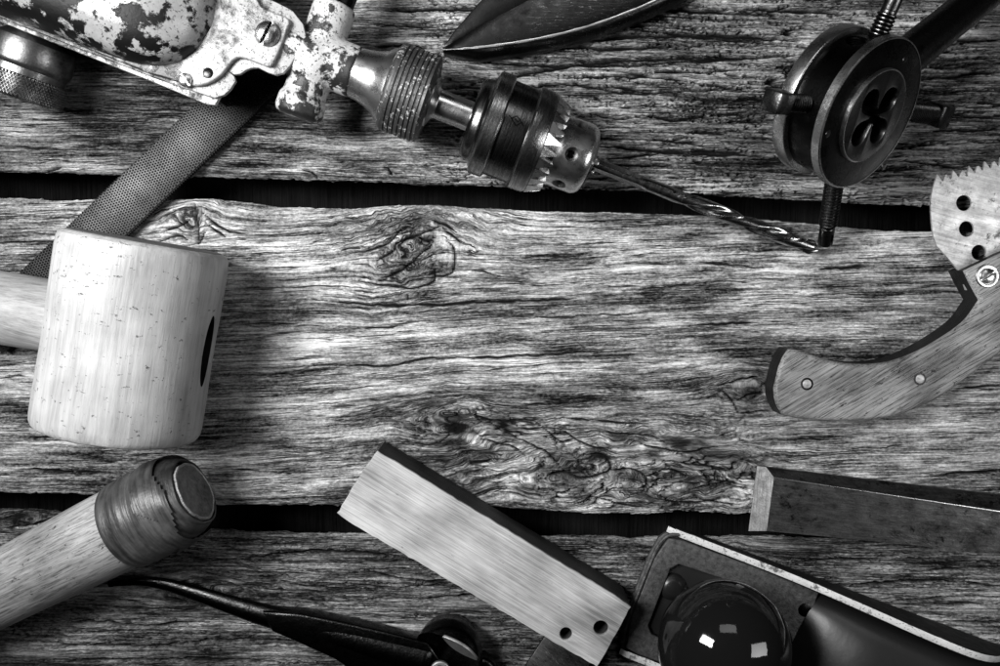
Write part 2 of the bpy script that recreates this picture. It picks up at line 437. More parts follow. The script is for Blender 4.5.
def make_plank(idx, top, bot, y0, y1, parent, mat, seed, rough, checks):
    xs = np.concatenate([np.arange(-420, -30, 6.), np.arange(-30, 1031, 1.8), np.arange(1036, 1421, 6.)])
    yy = np.concatenate([np.arange(y0, min(max(y0, -24), y1), 5.), np.arange(max(y0, -24), min(y1, 690), 1.0), np.arange(max(min(y1, 690), y0), y1 + .1, 5.)])
    ex = lambda e: np.interp(xs, [p[0] for p in e], [p[1] for p in e]) if e else None
    tp = ex(top) if top else np.full_like(xs, y0); bt = ex(bot) if bot else np.full_like(xs, y1)
    fray = lambda s: 2.6 * (fbm(xs / 22., xs * 0 + s, seed + s, 4) - .5) + 2.2 * (vn(xs / 4., xs * 0 + s, seed + s) - .5) ** 3 * 6
    if top: tp = tp + fray(1)
    if bot: bt = bt + fray(2)
    yy = np.unique(yy); t = (yy - yy[0]) / (yy[-1] - yy[0])
    Y = tp[None, :] + (bt - tp)[None, :] * t[:, None]; X = np.broadcast_to(xs, Y.shape).copy()
    # grain coordinates, bent round the knots
    U = X.copy(); V = Y + 10 * (fbm(X / 320., Y / 140., seed, 3) - .5) + (-.03 if idx == 1 else .01) * -X
    V = V + 2.5 * (fbm(X / 45., Y / 25., seed + 2, 3) - .5)
    ring = np.zeros_like(X); kn = np.zeros_like(X)
    for (cx, cy, a, b) in KNOTS[idx]:
        wx = X + a * .8 * (fbm(X / 20., Y / 14., seed + 8, 4, .6) - .5); wy = Y + b * .9 * (fbm(X / 22., Y / 12., seed + 9, 4, .6) - .5)
        ca, sa = (.86, -.5) if a > 40 and idx == 1 else (1, 0)
        kx, ky = ((wx - cx) * ca + (wy - cy) * sa) / a, (-(wx - cx) * sa + (wy - cy) * ca) / b; r2 = kx * kx + ky * ky
        f = 1 / (1 + r2 ** 1.35)
        V = V - (Y - cy) * f * .97 + np.sqrt(r2) * b * f * .9
        kn = np.maximum(kn, np.exp(-r2 * 1.1))
    swirl = np.zeros_like(X)
    if idx == 1:
        swirl = np.clip(lens(X, Y, 590, 468, 150, 42) + .8 * lens(X, Y, 460, 425, 70, 24) + .7 * lens(X, Y, 700, 470, 60, 40) + .5 * lens(X, Y, 750, 395, 40, 24), 0, 1)
        V = V + swirl * (34 * (fbm(X / 60., Y / 30., 41, 3) - .5) + 9 * (fbm(X / 18., Y / 9., 42, 2) - .5))
        U = U + swirl * 60 * (fbm(X / 40., Y / 25., 44, 2) - .5)
    if idx == 2:
        swirl = lens(X, Y, 190, 592, 70, 18) * .7
        V = V + swirl * 20 * (fbm(X / 50., Y / 20., 45, 3) - .5)
    # open checks following the grain
    Cr = crack_field(X, Y, checks, seed + 30, 1.35 if idx == 0 else 1.0)
    wgt = np.clip(rough(X, Y), 0, 1)
    for (su, sv, sd, th, k) in ((260., 9., 1, .020, 1.0), (140., 5., 2, .018, .85), (90., 3.2, 3, .022, .75), (330., 14., 4, .016, 1.0)):
        q = fbm(U / su, V / sv, seed + sd * 11, 3, .5)
        gate = smooth(.44, .62, vn(U / 150., V / 16., seed + sd * 3) * .6 + .4 * wgt)
        Cr = np.maximum(Cr, k * gate * smooth(th, th * .3, np.abs(q - .5)) * (.25 + .75 * wgt))
    if idx == 1:      # scaly cracked burl
        cell = np.abs(fbm(X / 26. + 2 * vn(X / 30., Y / 30., 5), Y / 11., 61, 3) - .5)
        Cr = np.maximum(Cr, np.clip(1.5 * swirl, 0, 1) * smooth(.045, .010, cell) * smooth(.28, .5, vn(X / 30., Y / 22., 63)))
        cell2 = np.abs(fbm(X / 13. + 3 * vn(X / 24., Y / 20., 6), Y / 7. + 2 * vn(X / 18., Y / 18., 8), 71, 2) - .5)
        Cr = np.maximum(Cr, .9 * swirl * smooth(.05, .012, cell2) * smooth(.45, .65, vn(X / 36., Y / 18., 73)))
    relief = fbm(U / 130., V / 4.2, seed + 5, 4, .6) - .5
    relief2 = fbm(U / 60., V / 13., seed + 6, 3, .55) - .5
    big = fbm(X / 180., Y / 60., seed + 12, 3) - .5
    Z = 2.4 * relief * (.45 + .9 * wgt) + 2.2 * relief2 * (.5 + .6 * wgt + 1.6 * swirl) + 2.5 * big - 5.0 * Cr * (.9 + .6 * wgt) + 3.0 * kn * (fbm(X / 14., Y / 8., seed + 15, 3) - .5)
    if idx == 1: Z = Z - 7 * lens(X, Y, 427, 240, 9, 5) + 2 * lens(X, Y, 430, 214, 50, 8)
    # worn, rounded edges
    if top: d = Y - tp[None, :]; Z = Z - 5.0 * np.exp(-d / (2.2 + 2.5 * vn(X / 40., X * 0, seed)))
    if bot: d = bt[None, :] - Y; Z = Z - 5.0 * np.exp(-d / (2.5 + 5 * vn(X / 60., X * 0, seed + 1)))
    Z = Z - 1.2
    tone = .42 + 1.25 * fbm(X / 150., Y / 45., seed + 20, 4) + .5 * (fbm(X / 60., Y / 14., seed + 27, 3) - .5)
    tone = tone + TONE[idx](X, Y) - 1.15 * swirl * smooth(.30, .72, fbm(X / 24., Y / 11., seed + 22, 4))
    dirt = np.clip(Cr * 1.05 + .55 * kn * smooth(.5, .75, fbm(X / 16., Y / 9., seed + 23, 3)), 0, 1)
    if idx == 1: dirt = np.maximum(dirt, lens(X, Y, 427, 240, 10, 6))
    # skirts down the board's edges
    def skirt(row, y, sgn):
        rows = []
        for dz, dy in ((-6, 1.0), (-14, 4.5), (-34, 12), (-62, 21)):
            jy = 1.6 * (vn(xs / 3., xs * 0 + dz, seed + 5) - .5)
            rows.append((xs, y + sgn * (dy + jy * .6), Z[row] + dz))
        return rows
    A = [np.stack([X, Y, Z], -1)]
    up_ = np.stack([np.stack(r, -1) for r in skirt(0, Y[0], 1)][::-1]); dn_ = np.stack([np.stack(r, -1) for r in skirt(-1, Y[-1], -1)])
    G = np.concatenate([up_, A[0], dn_], 0)
    pad = lambda a: np.concatenate([np.repeat(a[:1], 4, 0), a, np.repeat(a[-1:], 4, 0)], 0)
    Ug, Vg = pad(U), pad(V)
    for k in range(4): Vg[k] += (k - 4) * 9; Vg[-1 - k] += (4 - k) * 9
    tone, dirt = pad(tone), pad(dirt)
    ny, nx = G.shape[:2]
    # pixel rows -> world
    wx = (G[..., 0] - 500); wy = np.vectorize(lambda v: v)(333 - G[..., 1])
    # photo pixel to ground position, keeping the small camera tilt
    d = np.stack([wx / F, wy / F, -np.ones_like(wx)], -1) @ np.array(CR).T
    k = -CP.z / d[..., 2]
    co = np.stack([CP.x + d[..., 0] * k, CP.y + d[..., 1] * k, G[..., 2]], -1).reshape(-1, 3) * S
    me = bpy.data.meshes.new('plank')
    ii = np.arange(ny * nx).reshape(ny, nx)
    q = np.stack([ii[:-1, :-1], ii[1:, :-1], ii[1:, 1:], ii[:-1, 1:]], -1).reshape(-1, 4)
    me.vertices.add(len(co)); me.vertices.foreach_set('co', co.ravel().astype(np.float32))
    me.loops.add(q.size); me.loops.foreach_set('vertex_index', q.ravel().astype(np.int32))
    me.polygons.add(len(q)); me.polygons.foreach_set('loop_start', np.arange(0, q.size, 4, dtype=np.int32))
    me.update(calc_edges=True)
    a = me.attributes.new('grain', 'FLOAT_VECTOR', 'POINT')
    a.data.foreach_set('vector', np.stack([Ug, Vg, np.full_like(Ug, seed * 13.7)], -1).ravel().astype(np.float32))
    for nm, arr in (('tone', tone), ('dirt', dirt)):
        a = me.attributes.new(nm, 'FLOAT', 'POINT'); a.data.foreach_set('value', np.clip(arr, 0, 2).ravel().astype(np.float32))
    me.shade_smooth(); me.materials.append(mat)
    o = bpy.data.objects.new('plank', me); col.objects.link(o); o.parent = parent
    return o

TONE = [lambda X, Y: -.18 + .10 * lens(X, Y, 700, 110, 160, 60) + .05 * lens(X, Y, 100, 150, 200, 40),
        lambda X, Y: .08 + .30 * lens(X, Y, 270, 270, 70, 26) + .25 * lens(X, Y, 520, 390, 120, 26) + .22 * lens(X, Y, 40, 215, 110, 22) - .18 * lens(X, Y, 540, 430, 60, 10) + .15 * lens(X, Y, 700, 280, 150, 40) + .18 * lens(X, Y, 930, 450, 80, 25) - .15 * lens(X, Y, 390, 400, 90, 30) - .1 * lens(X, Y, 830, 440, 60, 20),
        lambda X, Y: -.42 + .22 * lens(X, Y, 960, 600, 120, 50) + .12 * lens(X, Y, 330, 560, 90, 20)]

table = bpy.data.objects.new('tabletop', None); col.objects.link(table); table['kind'] = 'structure'
MPL = mat_planks('weathered_boards')
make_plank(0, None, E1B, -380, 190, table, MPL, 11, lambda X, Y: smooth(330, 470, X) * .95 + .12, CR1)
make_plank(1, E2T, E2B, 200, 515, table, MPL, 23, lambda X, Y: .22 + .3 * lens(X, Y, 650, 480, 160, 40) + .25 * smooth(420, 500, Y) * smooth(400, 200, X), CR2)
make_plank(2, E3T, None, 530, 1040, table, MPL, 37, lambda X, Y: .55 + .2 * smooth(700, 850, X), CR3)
# crosswise board below the gaps, coloured near-black to paint in their shade
ms = mat_wood('support_board_wood', .0005, .008, .8, axis=(.5, .012, .3), bump=3, spec=.0)
b = bm_box((0, 10, -84), (1, 0, 0), (0, 1, 0), (0, 0, 1), 950, 730, 20)
o = link('support_board', b, ms, None); o.parent = table

# ================================================================== MATERIALS FOR THE TOOLS
m_mallet = mat_wood('mallet_hide', .16, .35, .40, axis=(.16, .010, .16), speck=.95, bump=.7, blot=.55, spk=.62)
m_mallet_end = mat_wood('mallet_end', .04, .14, .55, axis=(.2, .2, .2), bump=.8)
m_mhandle = mat_wood('mallet_handle_wood', .09, .30, .5, axis=(.018, .3, .3), speck=.6, bump=.6)
m_shaft = mat_wood('shaft_wood', .07, .30, .48, axis=(.025, .3, .3), speck=.95, bump=.9, dark=.5, spk=.61)
m_endgrain = mat_wood('end_grain', .015, .16, .6, axis=(.12, .12, .12), speck=.6, bump=1.4, spec=.1)
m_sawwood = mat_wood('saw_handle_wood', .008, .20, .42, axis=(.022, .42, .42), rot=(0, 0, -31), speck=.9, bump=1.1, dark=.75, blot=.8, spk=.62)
m_edge_eyeshade = mat_wood('saw_edge_eye_shade', .003, .012, .4, axis=(.03, .03, .3), bump=.6, spec=.08)  # dark saw edge; also paints the shade inside the mallet's eye
m_square = mat_wood('square_face', .10, .34, .5, axis=(.016, .6, .6), speck=.6, bump=.7, blot=.8, spec=.2, dark=.22)
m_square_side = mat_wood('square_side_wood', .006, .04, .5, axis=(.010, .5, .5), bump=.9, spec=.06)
m_file = mat_metal('file_steel', .010, .034, .42, (.02, .02, .02), stain=.4, bump=.3, metal=.8)
m_chisel = mat_metal('chisel_steel', .010, .09, .46, (.05, .08, .08), spots=.8, brush=(.05, .5, .3), bump=.3, scr=.12)
m_ground = mat_metal('ground_bevel', .06, .16, .45, (.05, .08, .05), brush=(.6, .04, .3), bump=.25)
m_snips = mat_metal('snips_steel', .008, .05, .28, (.05, .05, .05), bump=.3, scr=.25)
m_snipsedge = mat_metal('snips_edge', .02, .08, .3, (.08, .08, .08), bump=.2)
m_black = mat_metal('blackened_steel', .004, .022, .26, (.06, .06, .06), bump=.3)
m_highlight = mat_metal('highlight_steel', .22, .60, .26, (.06, .06, .06), bump=.3)  # bright steel that paints highlights on rims, crest and ridge
m_bolt = mat_metal('bolt_steel', .010, .09, .26, (.09, .09, .09), bump=.4)
m_die = mat_metal('die_steel', .014, .07, .28, (.07, .07, .07), bump=.3)
m_ring = mat_metal('chuck_ring', .08, .34, .24, (.5, .04, .04), bump=.4)
m_knobm = mat_metal('knob_steel', .03, .28, .34, (.10, .06, .06), bump=.4)
m_chuck = mat_metal('chuck_body', .03, .14, .22, (.7, .03, .03), bump=.3)
m_bright = mat_metal('bright_steel', .32, .62, .26, (.06, .06, .06), bump=.25)
m_bit = mat_metal('bit_steel', .14, .42, .20, (.2, .05, .05), bump=.15)
m_blade = mat_metal('saw_blade_steel', .26, .56, .55, (.07, .07, .07), spots=.8, brush=(.03, .4, .3), rot=(0, 0, 15), bump=.25, metal=.75)
m_iron = mat_metal('black_iron', .006, .035, .22, (.16, .16, .16), bump=.6)
m_facet = mat_metal('ground_facet', .12, .4, .5, (.09, .09, .09), bump=.6)
m_screw = mat_metal('screw_steel', .2, .5, .3, (.2, .2, .2), bump=.3)
m_rivet = mat_metal('dull_rivet', .12, .40, .55, (.25, .25, .25), bump=.5, metal=.7)
m_paint = mat_chipped('chipped_grey_paint', .25, .003, .015, .060, .55, .20, .03, speck=.85, wear=[(1, -10, -50, .08), (0, -350, -480, .04)], relief=.9)
m_paintw = mat_chipped('chipped_white_paint', .36, .008, .05, .085, .515, .36, .04, speck=.95, wear=[(0, -150, -128, .08), (1, -24, -58, .05)])
m_platew = mat_chipped('worn_white_plate', .30, .012, .09, .075, .56, .34, .12, speck=.6, wear=[(0, -245, -310, .16)])
m_flange = mat_chipped('worn_flange', .40, .02, .10, .09, .54, .4, .08, speck=.9, wear=[(0, -330, -460, .12)])
m_collar = mat_chipped('collar_flecks', .30, .01, .10, .35, .42, .4, .03, speck=.9)
m_cast = mat_metal('grey_cast_iron', .006, .055, .6, (.20, .20, .20), bump=1.2, metal=.35)
m_edge = mat_chipped('bare_cheek_edge', .38, .03, .16, .10, .57, .45, .06, speck=.7)
m_enamel = Mat('black_enamel', .34, 0, .3); m_enamel.set('Base Color', .006); m_enamel.bump(m_enamel.noise(m_enamel.co((.03, .03, .03)), 1, 4), .6, .6); m_enamel = m_enamel.m
m_knob = Mat('black_lacquer', .10, 0, .35); m_knob.set('Base Color', .004); _n = m_knob.noise(m_knob.co((.05, .05, .05)), 1, 5, .65); m_knob.set('Roughness', m_knob.rng(_n, .45, .75, .04, .12)); m_knob.bump(m_knob.noise(m_knob.co((.035, .035, .035)), 1, 4, .6), .5, .5); m_knob = m_knob.m
m_dark = mat_metal('dark_side', .004, .016, .6, (.09, .09, .09), metal=.8)
def _tape():
    m = Mat('dark_tape', .42, 0, .35)
    a = m.noise(m.co((.03, .03, .03)), 1, 4); b = m.noise(m.co((.25, .03, .03)), 1, 4)
    m.set('Base Color', m.mix(m.rng(m.add(m.mul(a, .5), m.mul(b, .5)), .4, .6), .012, .05)); m.bump(m.add(m.mul(b, .5), a), 2.2, .8)
    return m.m
m_tape = _tape()

# ================================================================== MALLET
ha, hb = W(110, 237, 146), W(78, 446, 146)
axis = (hb - ha); axis.z = 0; Lh = axis.length; axis.normalize()
RH = 73.0
A0 = Vector((ha.x, ha.y, RH + 1.5))
side = Vector((axis.y, -axis.x, 0));  side = side if side.x > 0 else -side     # towards image right
mal = thing('mallet', 'pale barrel-headed mallet with scuffed bright cylindrical head on the boards', 'mallet', Vector((A0.x, A0.y, 0)) + axis * Lh / 2, side)
prof = [(0, 0), (0, RH - 7), (1.2, RH - 4), (3.5, RH - 1.2), (7, RH - .2)] + [(t, RH + .4 * math.sin(t * .05)) for t in range(14, int(Lh) - 8, 10)] + [(Lh - 6, RH - .3), (Lh - 2.5, RH - 2), (Lh - .8, RH - 4.5), (Lh, RH - 8), (Lh, 0)]
_dr = random.Random(5); DENT = [(_dr.uniform(0, 6.28), _dr.choice((3, 5, Lh - 4, Lh - 6, Lh * .5)) + _dr.uniform(-2, 2), _dr.uniform(.004, .013), _dr.uniform(.05, .14)) for _ in range(26)]
def mwob(th, t):
    d = 1 + .004 * math.sin(3 * th + t * .02) + .002 * math.sin(9 * th)
    for a_, t_, k_, w_ in DENT:
        q = (th - a_ + math.pi) % (2 * math.pi) - math.pi; d -= k_ * math.exp(-(q / w_) ** 2 - ((t - t_) / 5) ** 2)
    return d
bm = bm_lathe(A0, axis, prof, 128, wob=mwob)
# eye for the handle, open on the far side
hc2 = A0 + axis * Lh * .50 + Vector((0, 0, 6))
cut = bm_lathe(hc2 + side * 40, side, [(0, 0), (0, 33), (60, 33), (60, 0)], 40, sy=.24, up=axis)
bm = bm_boolean(bm, cut)
head = link('head', bm, m_mallet, mal, 30)
head.data.materials.append(m_edge_eyeshade)
_inv = MW[mal.name].inverted() @ Matrix.Scale(S, 4); _a = (_inv @ A0); _x = (_inv.to_3x3() @ axis).normalized()
for p in head.data.polygons:                    # walls of the eye, darkened to paint its inner shade
    c = p.center - _a; t = c.dot(_x)
    if 20 * S < t < (Lh - 20) * S and (c - _x * t).length < (RH - 3) * S: p.material_index = 1
link('end_face', bm_lathe(A0 + axis * .2, axis, [(-.9, 0), (-.9, RH - 9), (-.2, RH - 6.5), (.3, RH - 7)], 96), m_mallet_end, mal)
link('handle_end', bm_lathe(hc2 + side * 40.5, side, [(0, 0), (0, 30), (7, 29), (8, 24), (8, 0)], 32, sy=.20, up=axis), m_edge_eyeshade, mal)  # coloured dark as painted shade at the bottom of the eye
# handle leaving to the left
h1 = W(40, 314, 74); h0 = W(-120, 288, 46)
hd = (h0 - h1).normalized()
path = [h1 - hd * 40, h1, h1 + hd * 60, h1 + hd * 130, h1 + hd * 190]
b = bm_lathe(h1 - hd * 34, hd, [(0, 0), (0, 32), (30, 33), (60, 33.5), (120, 34), (190, 33), (230, 31), (232, 0)], 40, sy=1.0)
link('handle', b, m_mhandle, mal)

# ================================================================== FILE
f0, f1 = W(250, 83, 12), W(35, 289, 12)
fx = (f1 - f0).normalized(); fy = Vector((-fx.y, fx.x, 0)); FL = (f1 - f0).length + 70
fil = thing('file', 'flat steel hand file with cross-cut teeth lying under the hand drill', 'file', Vector((f0.x, f0.y, 0)), fx)
fw = 22.5
b = bm_box(f0 + fx * (FL / 2 - 30) + Vector((0, 0, -6.2)), fx, fy, Vector((0, 0, 1)), FL / 2 + 30, fw, 4.3, .8)
link('body', b, m_file, fil)
bm = bmesh.new(); pa = 2.6
nr = int((FL + 56) / pa); nc = int(2 * fw / pa)
for i in range(nr):
    for j in range(nc + 1):
        t = -58 + i * pa; s = -fw + .6 + (j + (.5 if i % 2 else 0)) * pa
        if s > fw - .6: continue
        c = f0 + fx * t + fy * s + Vector((0, 0, -2.0))
        hh = 1.0 + .5 * random.random()
        q = [bm.verts.new(c + fx * dx * pa * .95 + fy * dy * pa * .5) for dx, dy in ((-.6, 0), (0, -1), (.6, 0), (0, 1))]
        tip = bm.verts.new(c + fx * .5 + Vector((0, 0, hh)))
        for k in range(4): bm.faces.new((q[k], q[(k + 1) % 4], tip))
for sg in (-1, 1):       # serrated edges
    for i in range(nr):
        c = f0 + fx * (-58 + i * pa) + fy * sg * fw + Vector((0, 0, -6))
        q = [bm.verts.new(c + fx * a_ + Vector((0, 0, z_))) for a_, z_ in ((-1.2, -3), (1.2, -3), (1.2, 3.2), (-1.2, 3.2))]
        t1 = bm.verts.new(c + fy * sg * 1.3 + Vector((0, 0, -2.5))); t2 = bm.verts.new(c + fy * sg * 1.3 + Vector((0, 0, 2.8)))
        for f in ((q[0], q[3], t2, t1), (q[1], t1, t2, q[2]), (q[3], q[2], t2), (q[0], t1, q[1])): bm.faces.new(f)
o = link('teeth', bm, m_file, fil, smooth=False); o['kind'] = 'stuff'

# ================================================================== HAND DRILL
A = W(487, 123, 50); B = W(818, 250, 24)
ex = (B - A).normalized(); sd = Vector((-ex.y, ex.x, 0)).normalized(); sd = sd if sd.y < 0 else -sd
upv = sd.cross(ex); upv = upv if upv.z > 0 else -upv
k = .945
def D(t, s, u=0): return A + ex * t * k + sd * s * k + upv * u
drl = thing('hand_drill', 'old hand drill with chipped painted gear housing and steel three-jaw chuck', 'drill', Vector((A.x, A.y, 0)), ex)
def dl(name, prof, mat, n=64, parent=None, **kw): return link(name, bm_lathe(D(0, 0), ex, [(t * k, r * k) for t, r in prof], n, **kw), mat, parent or drl)
# chuck
chk = dl('chuck', [(-17, 0), (-17, 34), (-15, 38), (-12, 40), (-8, 40.5), (-6, 42), (-4, 46), (12, 47.5), (39, 47.5), (56, 46), (58, 42), (70, 39), (71, 0)], m_chuck, 96)
dl('rear_ring', [(-4, 45), (-3, 50), (-1.5, 51.5), (11, 51.5), (12.5, 50), (13.5, 45)], m_ring, 96, chk)
dl('front_ring', [(37.5, 45), (38.5, 50), (40, 51.5), (54, 51), (56.5, 49.5), (58, 44)], m_ring, 96, chk)
bm = bmesh.new(); NT = 26
for i in range(NT):
    th = 2 * math.pi * (i + .3) / NT; dt = math.pi / NT
    def pt(t, r, a): return D(t, 0) + (sd * math.cos(a) + upv * math.sin(a)) * r * k
    o1, o2, o3, o4 = pt(57, 50, th - dt * .95), pt(57, 50, th + dt * .95), pt(72, 43.5, th - dt * .18), pt(72, 43.5, th + dt * .18)
    i1, i2, i3, i4 = pt(57, 40, th - dt * .95), pt(57, 40, th + dt * .95), pt(71, 37, th - dt * .12), pt(71, 37, th + dt * .12)
    q = [bm.verts.new(p) for p in (o1, o2, o4, o3, i1, i2, i4, i3)]
    for f in ((0, 1, 2, 3), (0, 3, 7, 4), (1, 5, 6, 2), (3, 2, 6, 7)): bm.faces.new([q[x] for x in f])
link('gear_teeth', bm, m_bright, chk, 20)
bm = bm_lathe(D(0, 0), ex, [(t * k, r * k) for t, r in [(70, 0), (70, 37), (73, 36.5), (76, 35.5), (100, 35.5), (104, 34), (107, 31), (108, 27), (110, 24), (111, 12), (111, 0)]], 96)
for ang in (82, 22, -38, 142, 202):
    a_ = R(ang); dr = (sd * math.cos(a_) + upv * math.sin(a_))
    bm = bm_boolean(bm, bm_lathe(D(86, 0) + dr * 22 * k, dr, [(0, 0), (0, 6.6), (30, 6.6), (30, 0)], 24))
nose = link('nose', bm, m_bright, chk, 30)
for ang in (82, 22, -38, 142):
    a_ = R(ang); dr = (sd * math.cos(a_) + upv * math.sin(a_))
    link('key_pin', bm_lathe(D(86, 0) + dr * 21.5 * k, dr, [(0, 0), (0, 4), (5, 3.6), (6, 0)], 16), m_black, nose)
for a_ in (100, 220, 340):
    dr = (sd * math.cos(R(a_)) + upv * math.sin(R(a_)))
    link('jaw', bm_box(D(112.5, 0) + dr * 8.6, ex, dr, ex.cross(dr), 3.5, 2.6, 3.0, .6), m_bright, chk)
# maker's marks stamped in the chuck: a small arrowed lozenge and size figures
def stamp(strokes, name):
    bm = bmesh.new()
    for (x0, y0, x1, y1) in strokes:
        pts = []
        for q in np.linspace(0, 1, 5):
            t_ = x0 + (x1 - x0) * q; s_ = y0 + (y1 - y0) * q
            pts.append(D(t_, s_, math.sqrt(max((47.7 * k) ** 2 - (s_ * k) ** 2, 1))))
        bm_tube(pts, [.45] * 5, 6, bm)
    return link(name, bm, m_black, chk)
stamp([(20, -4, 24, -8), (24, -8, 30, -4), (30, -4, 26, 1), (26, 1, 20, -4), (17, -6, 20, -4), (30, -4, 33, -1), (23, -5, 27, -3)], 'maker_mark')
stamp([(24, 24, 31, 23), (24, 28, 27, 28.5), (27, 28.5, 29, 31), (29, 31, 31, 27.5), (24, 28, 24, 32)], 'size_mark')
dl('spindle', [(-62, 0), (-60, 25), (-57, 24.5), (-55, 20), (-53, 16), (-51, 14.5), (-16, 14.5), (-15, 0)], m_bright, 48)
cp = [(-102, 0), (-102, 36), (-100, 41), (-97, 43)]
t = -96
while t < -64: cp += [(t, 43), (t + 2.6, 43.2), (t + 3.2, 41.8), (t + 4, 41.8)]; t += 4.6
cp += [(-62, 42.5), (-60, 40), (-58.5, 33), (-58.5, 0)]
dl('collar', cp, m_collar, 96)
dl('neck', [(-146, 0), (-146, 23), (-138, 23.5), (-128, 25), (-118, 27.5), (-110, 31), (-106, 35), (-100, 38), (-100, 0)], m_bright, 64)
# cross casting
parts = [bm_lathe(D(-174, -54), sd, rcyl(0, 113 * k, 19.5, 4), 40), bm_lathe(D(-226, 0), ex, rcyl(0, 92 * k, 23.5, 3), 40),
         bm_lathe(D(-174, 4) - sd * 26, sd, [(0, 0), (6, 16), (16, 24), (28, 26), (40, 24), (50, 16), (54, 0)], 40),
         bm_lathe(D(-174, 38), sd, rcyl(0, 22 * k, 22, 5), 40)]
link('casting', bm_remesh(bm_join(parts), 1.6, 5), m_paintw, drl, 180)
dl2 = bm_lathe(D(-174, -54), -sd, [(0, 0), (0, 16), (70, 17), (140, 18), (140, 0)], 40)
link('side_handle', dl2, m_black, drl)
# cover: bracket, plate, dome, flange, body
ZP = 92
brk = [(190, 90), (214.6, 98), (224, 95), (229.6, 90), (235.6, 81), (234, 76), (229.6, 72), (234, 74.5), (240, 74), (246, 70), (251, 68), (258, 67.6), (268, 72.5), (276, 75), (283, 73), (289.6, 66), (300, 49.5), (306, 36), (303, 24), (292, 10), (276, 2), (262, -4), (250, -14), (240, -40), (180, -60), (-60, -60), (-60, -6), (150, 76)]
link('bracket', bm_plate(outline(brk, ZP - 6.5), ZP - 12, ZP - 6.5, 1.2), m_platew, drl, 40)
pl = [(150, 73.5), (187.5, 84), (195, 85.6), (201, 85), (208, 83), (214.5, 79.6), (221, 74.5), (226.6, 67.6), (230, 63), (232.6, 60), (236, 57.6), (240, 57), (247, 58.6), (265.6, 66), (270, 66), (273, 63), (281, 45), (289, 24), (289, 20), (286, 17), (273, 12), (261, 7), (257, 0), (254, -12), (240, -40), (180, -60), (-60, -60), (-60, -11)]
plate = link('cover_plate', bm_plate(outline(pl, ZP), ZP - 5.5, ZP, 1.6, res=2), m_platew, drl, 40)
# raised dome, lofted along the axis
bm = bmesh.new(); secs = []
t0, t1 = -585, -266
def at(t, s, z):
    p = D(t, s); return Vector((p.x, p.y, z))
for i in range(41):
    q = i / 40; t = t0 + (t1 - t0) * q
    e = max(0, (q - .72) / .28); wd = (1 - e ** 3.2) ** .5 if e < 1 else 0
    ht = (1 - e ** 2.6) ** .6 if e < 1 else 0
    row = []
    for j in range(33):
        a_ = math.pi * j / 32
        s_ = 9 + 60 * max(wd, .02) * math.copysign(abs(math.cos(a_)) ** .62, math.cos(a_)); z_ = ZP - 2 + 42 * ht * math.sin(a_) ** .75
        row.append(bm.verts.new(at(t / k * .945, s_, z_)))
    secs.append(row)
for p, q in zip(secs, secs[1:]):
    for j in range(32): bm.faces.new((p[j], p[j + 1], q[j + 1], q[j]))
bm.faces.new(secs[0])
link('gear_dome', bm, m_paint, drl, 180)
fl = [(215, 105), (206, 104), (150, 80.5), (-60, -2), (-60, -60), (180, -60), (222, 60), (220, 96)]
link('flange', bm_plate(outline(fl, ZP - 15), ZP - 21, ZP - 15, 1.3), m_flange, drl, 40)
bd = [(205, 92), (150, 70), (-60, -12), (-60, -80), (180, -80), (215, 40)]
link('gear_case', bm_plate(outline(bd, ZP - 19), 2, ZP - 18, 3), m_dark, drl, 40)
def slotted(name, px, py, z, r, h, ang, parent, mat=None):
    c = W(px, py, z); bm = bm_lathe(c, (0, 0, 1), [(-2, 0), (-2, r), (h * .3, r), (h * .7, r * .86), (h * .95, r * .5), (h, 0)], 40)
    dx = Vector((math.cos(R(ang)), math.sin(R(ang)), 0))
    bm = bm_boolean(bm, bm_box(c + Vector((0, 0, h)), dx, Vector((-dx.y, dx.x, 0)), Vector((0, 0, 1)), r * 1.3, r * .15, h * .72))
    return link(name, bm, mat or m_screw, parent, 30)
slotted('screw', 268, 34, ZP, 11, 7, 62, drl, m_ring)
slotted('screw', 185.5, 80, ZP, 6, 4.5, -55, drl, m_bright)
b = bm_lathe(W(208, 73, ZP), (0, 0, 1), [(.3, 0), (.3, 4.2), (.1, 4.6)], 20); link('hole_shade', b, m_black, drl)  # flat black disc painting the shade inside a hole
# knurled knob on the side of the case
kc = W(31, 61, 44); kd = (Vector((sd.x, sd.y, 0)).normalized() + Vector((0, 0, -.06))).normalized()
kb = lambda t: kc + kd * t
kn_ = link('knob', bm_lathe(kc, kd, [(-24, 0), (-24, 25), (-20, 30), (-17, 34), (-12, 35.5), (3, 36), (6, 35), (8, 33), (14, 33), (15, 35), (34, 35), (36, 32), (36, 0)], 64), m_knobm, drl)
link('knob_neck', bm_lathe(kc, kd, [(-70, 0), (-70, 20), (-23, 20), (-23, 0)], 40), m_black, drl)
bm = bmesh.new(); a_, u_, v_ = frame(kd)
for i in range(70):
    for j in range(9):
        th = 2 * math.pi * (i + (.5 if j % 2 else 0)) / 70; t = 16 + j * 2.2; dth = math.pi / 70
        pp = lambda th, t, r: kc + kd * t + (u_ * math.cos(th) + v_ * math.sin(th)) * r
        q = [bm.verts.new(pp(th - dth, t, 34.9)), bm.verts.new(pp(th, t - 2.2, 34.9)), bm.verts.new(pp(th + dth, t, 34.9)), bm.verts.new(pp(th, t + 2.2, 34.9))]
        tip = bm.verts.new(pp(th, t, 36.6))
        for z_ in range(4): bm.faces.new((q[z_], q[(z_ + 1) % 4], tip))
o = link('knurling', bm, m_knobm, kn_, smooth=False); o['kind'] = 'stuff'

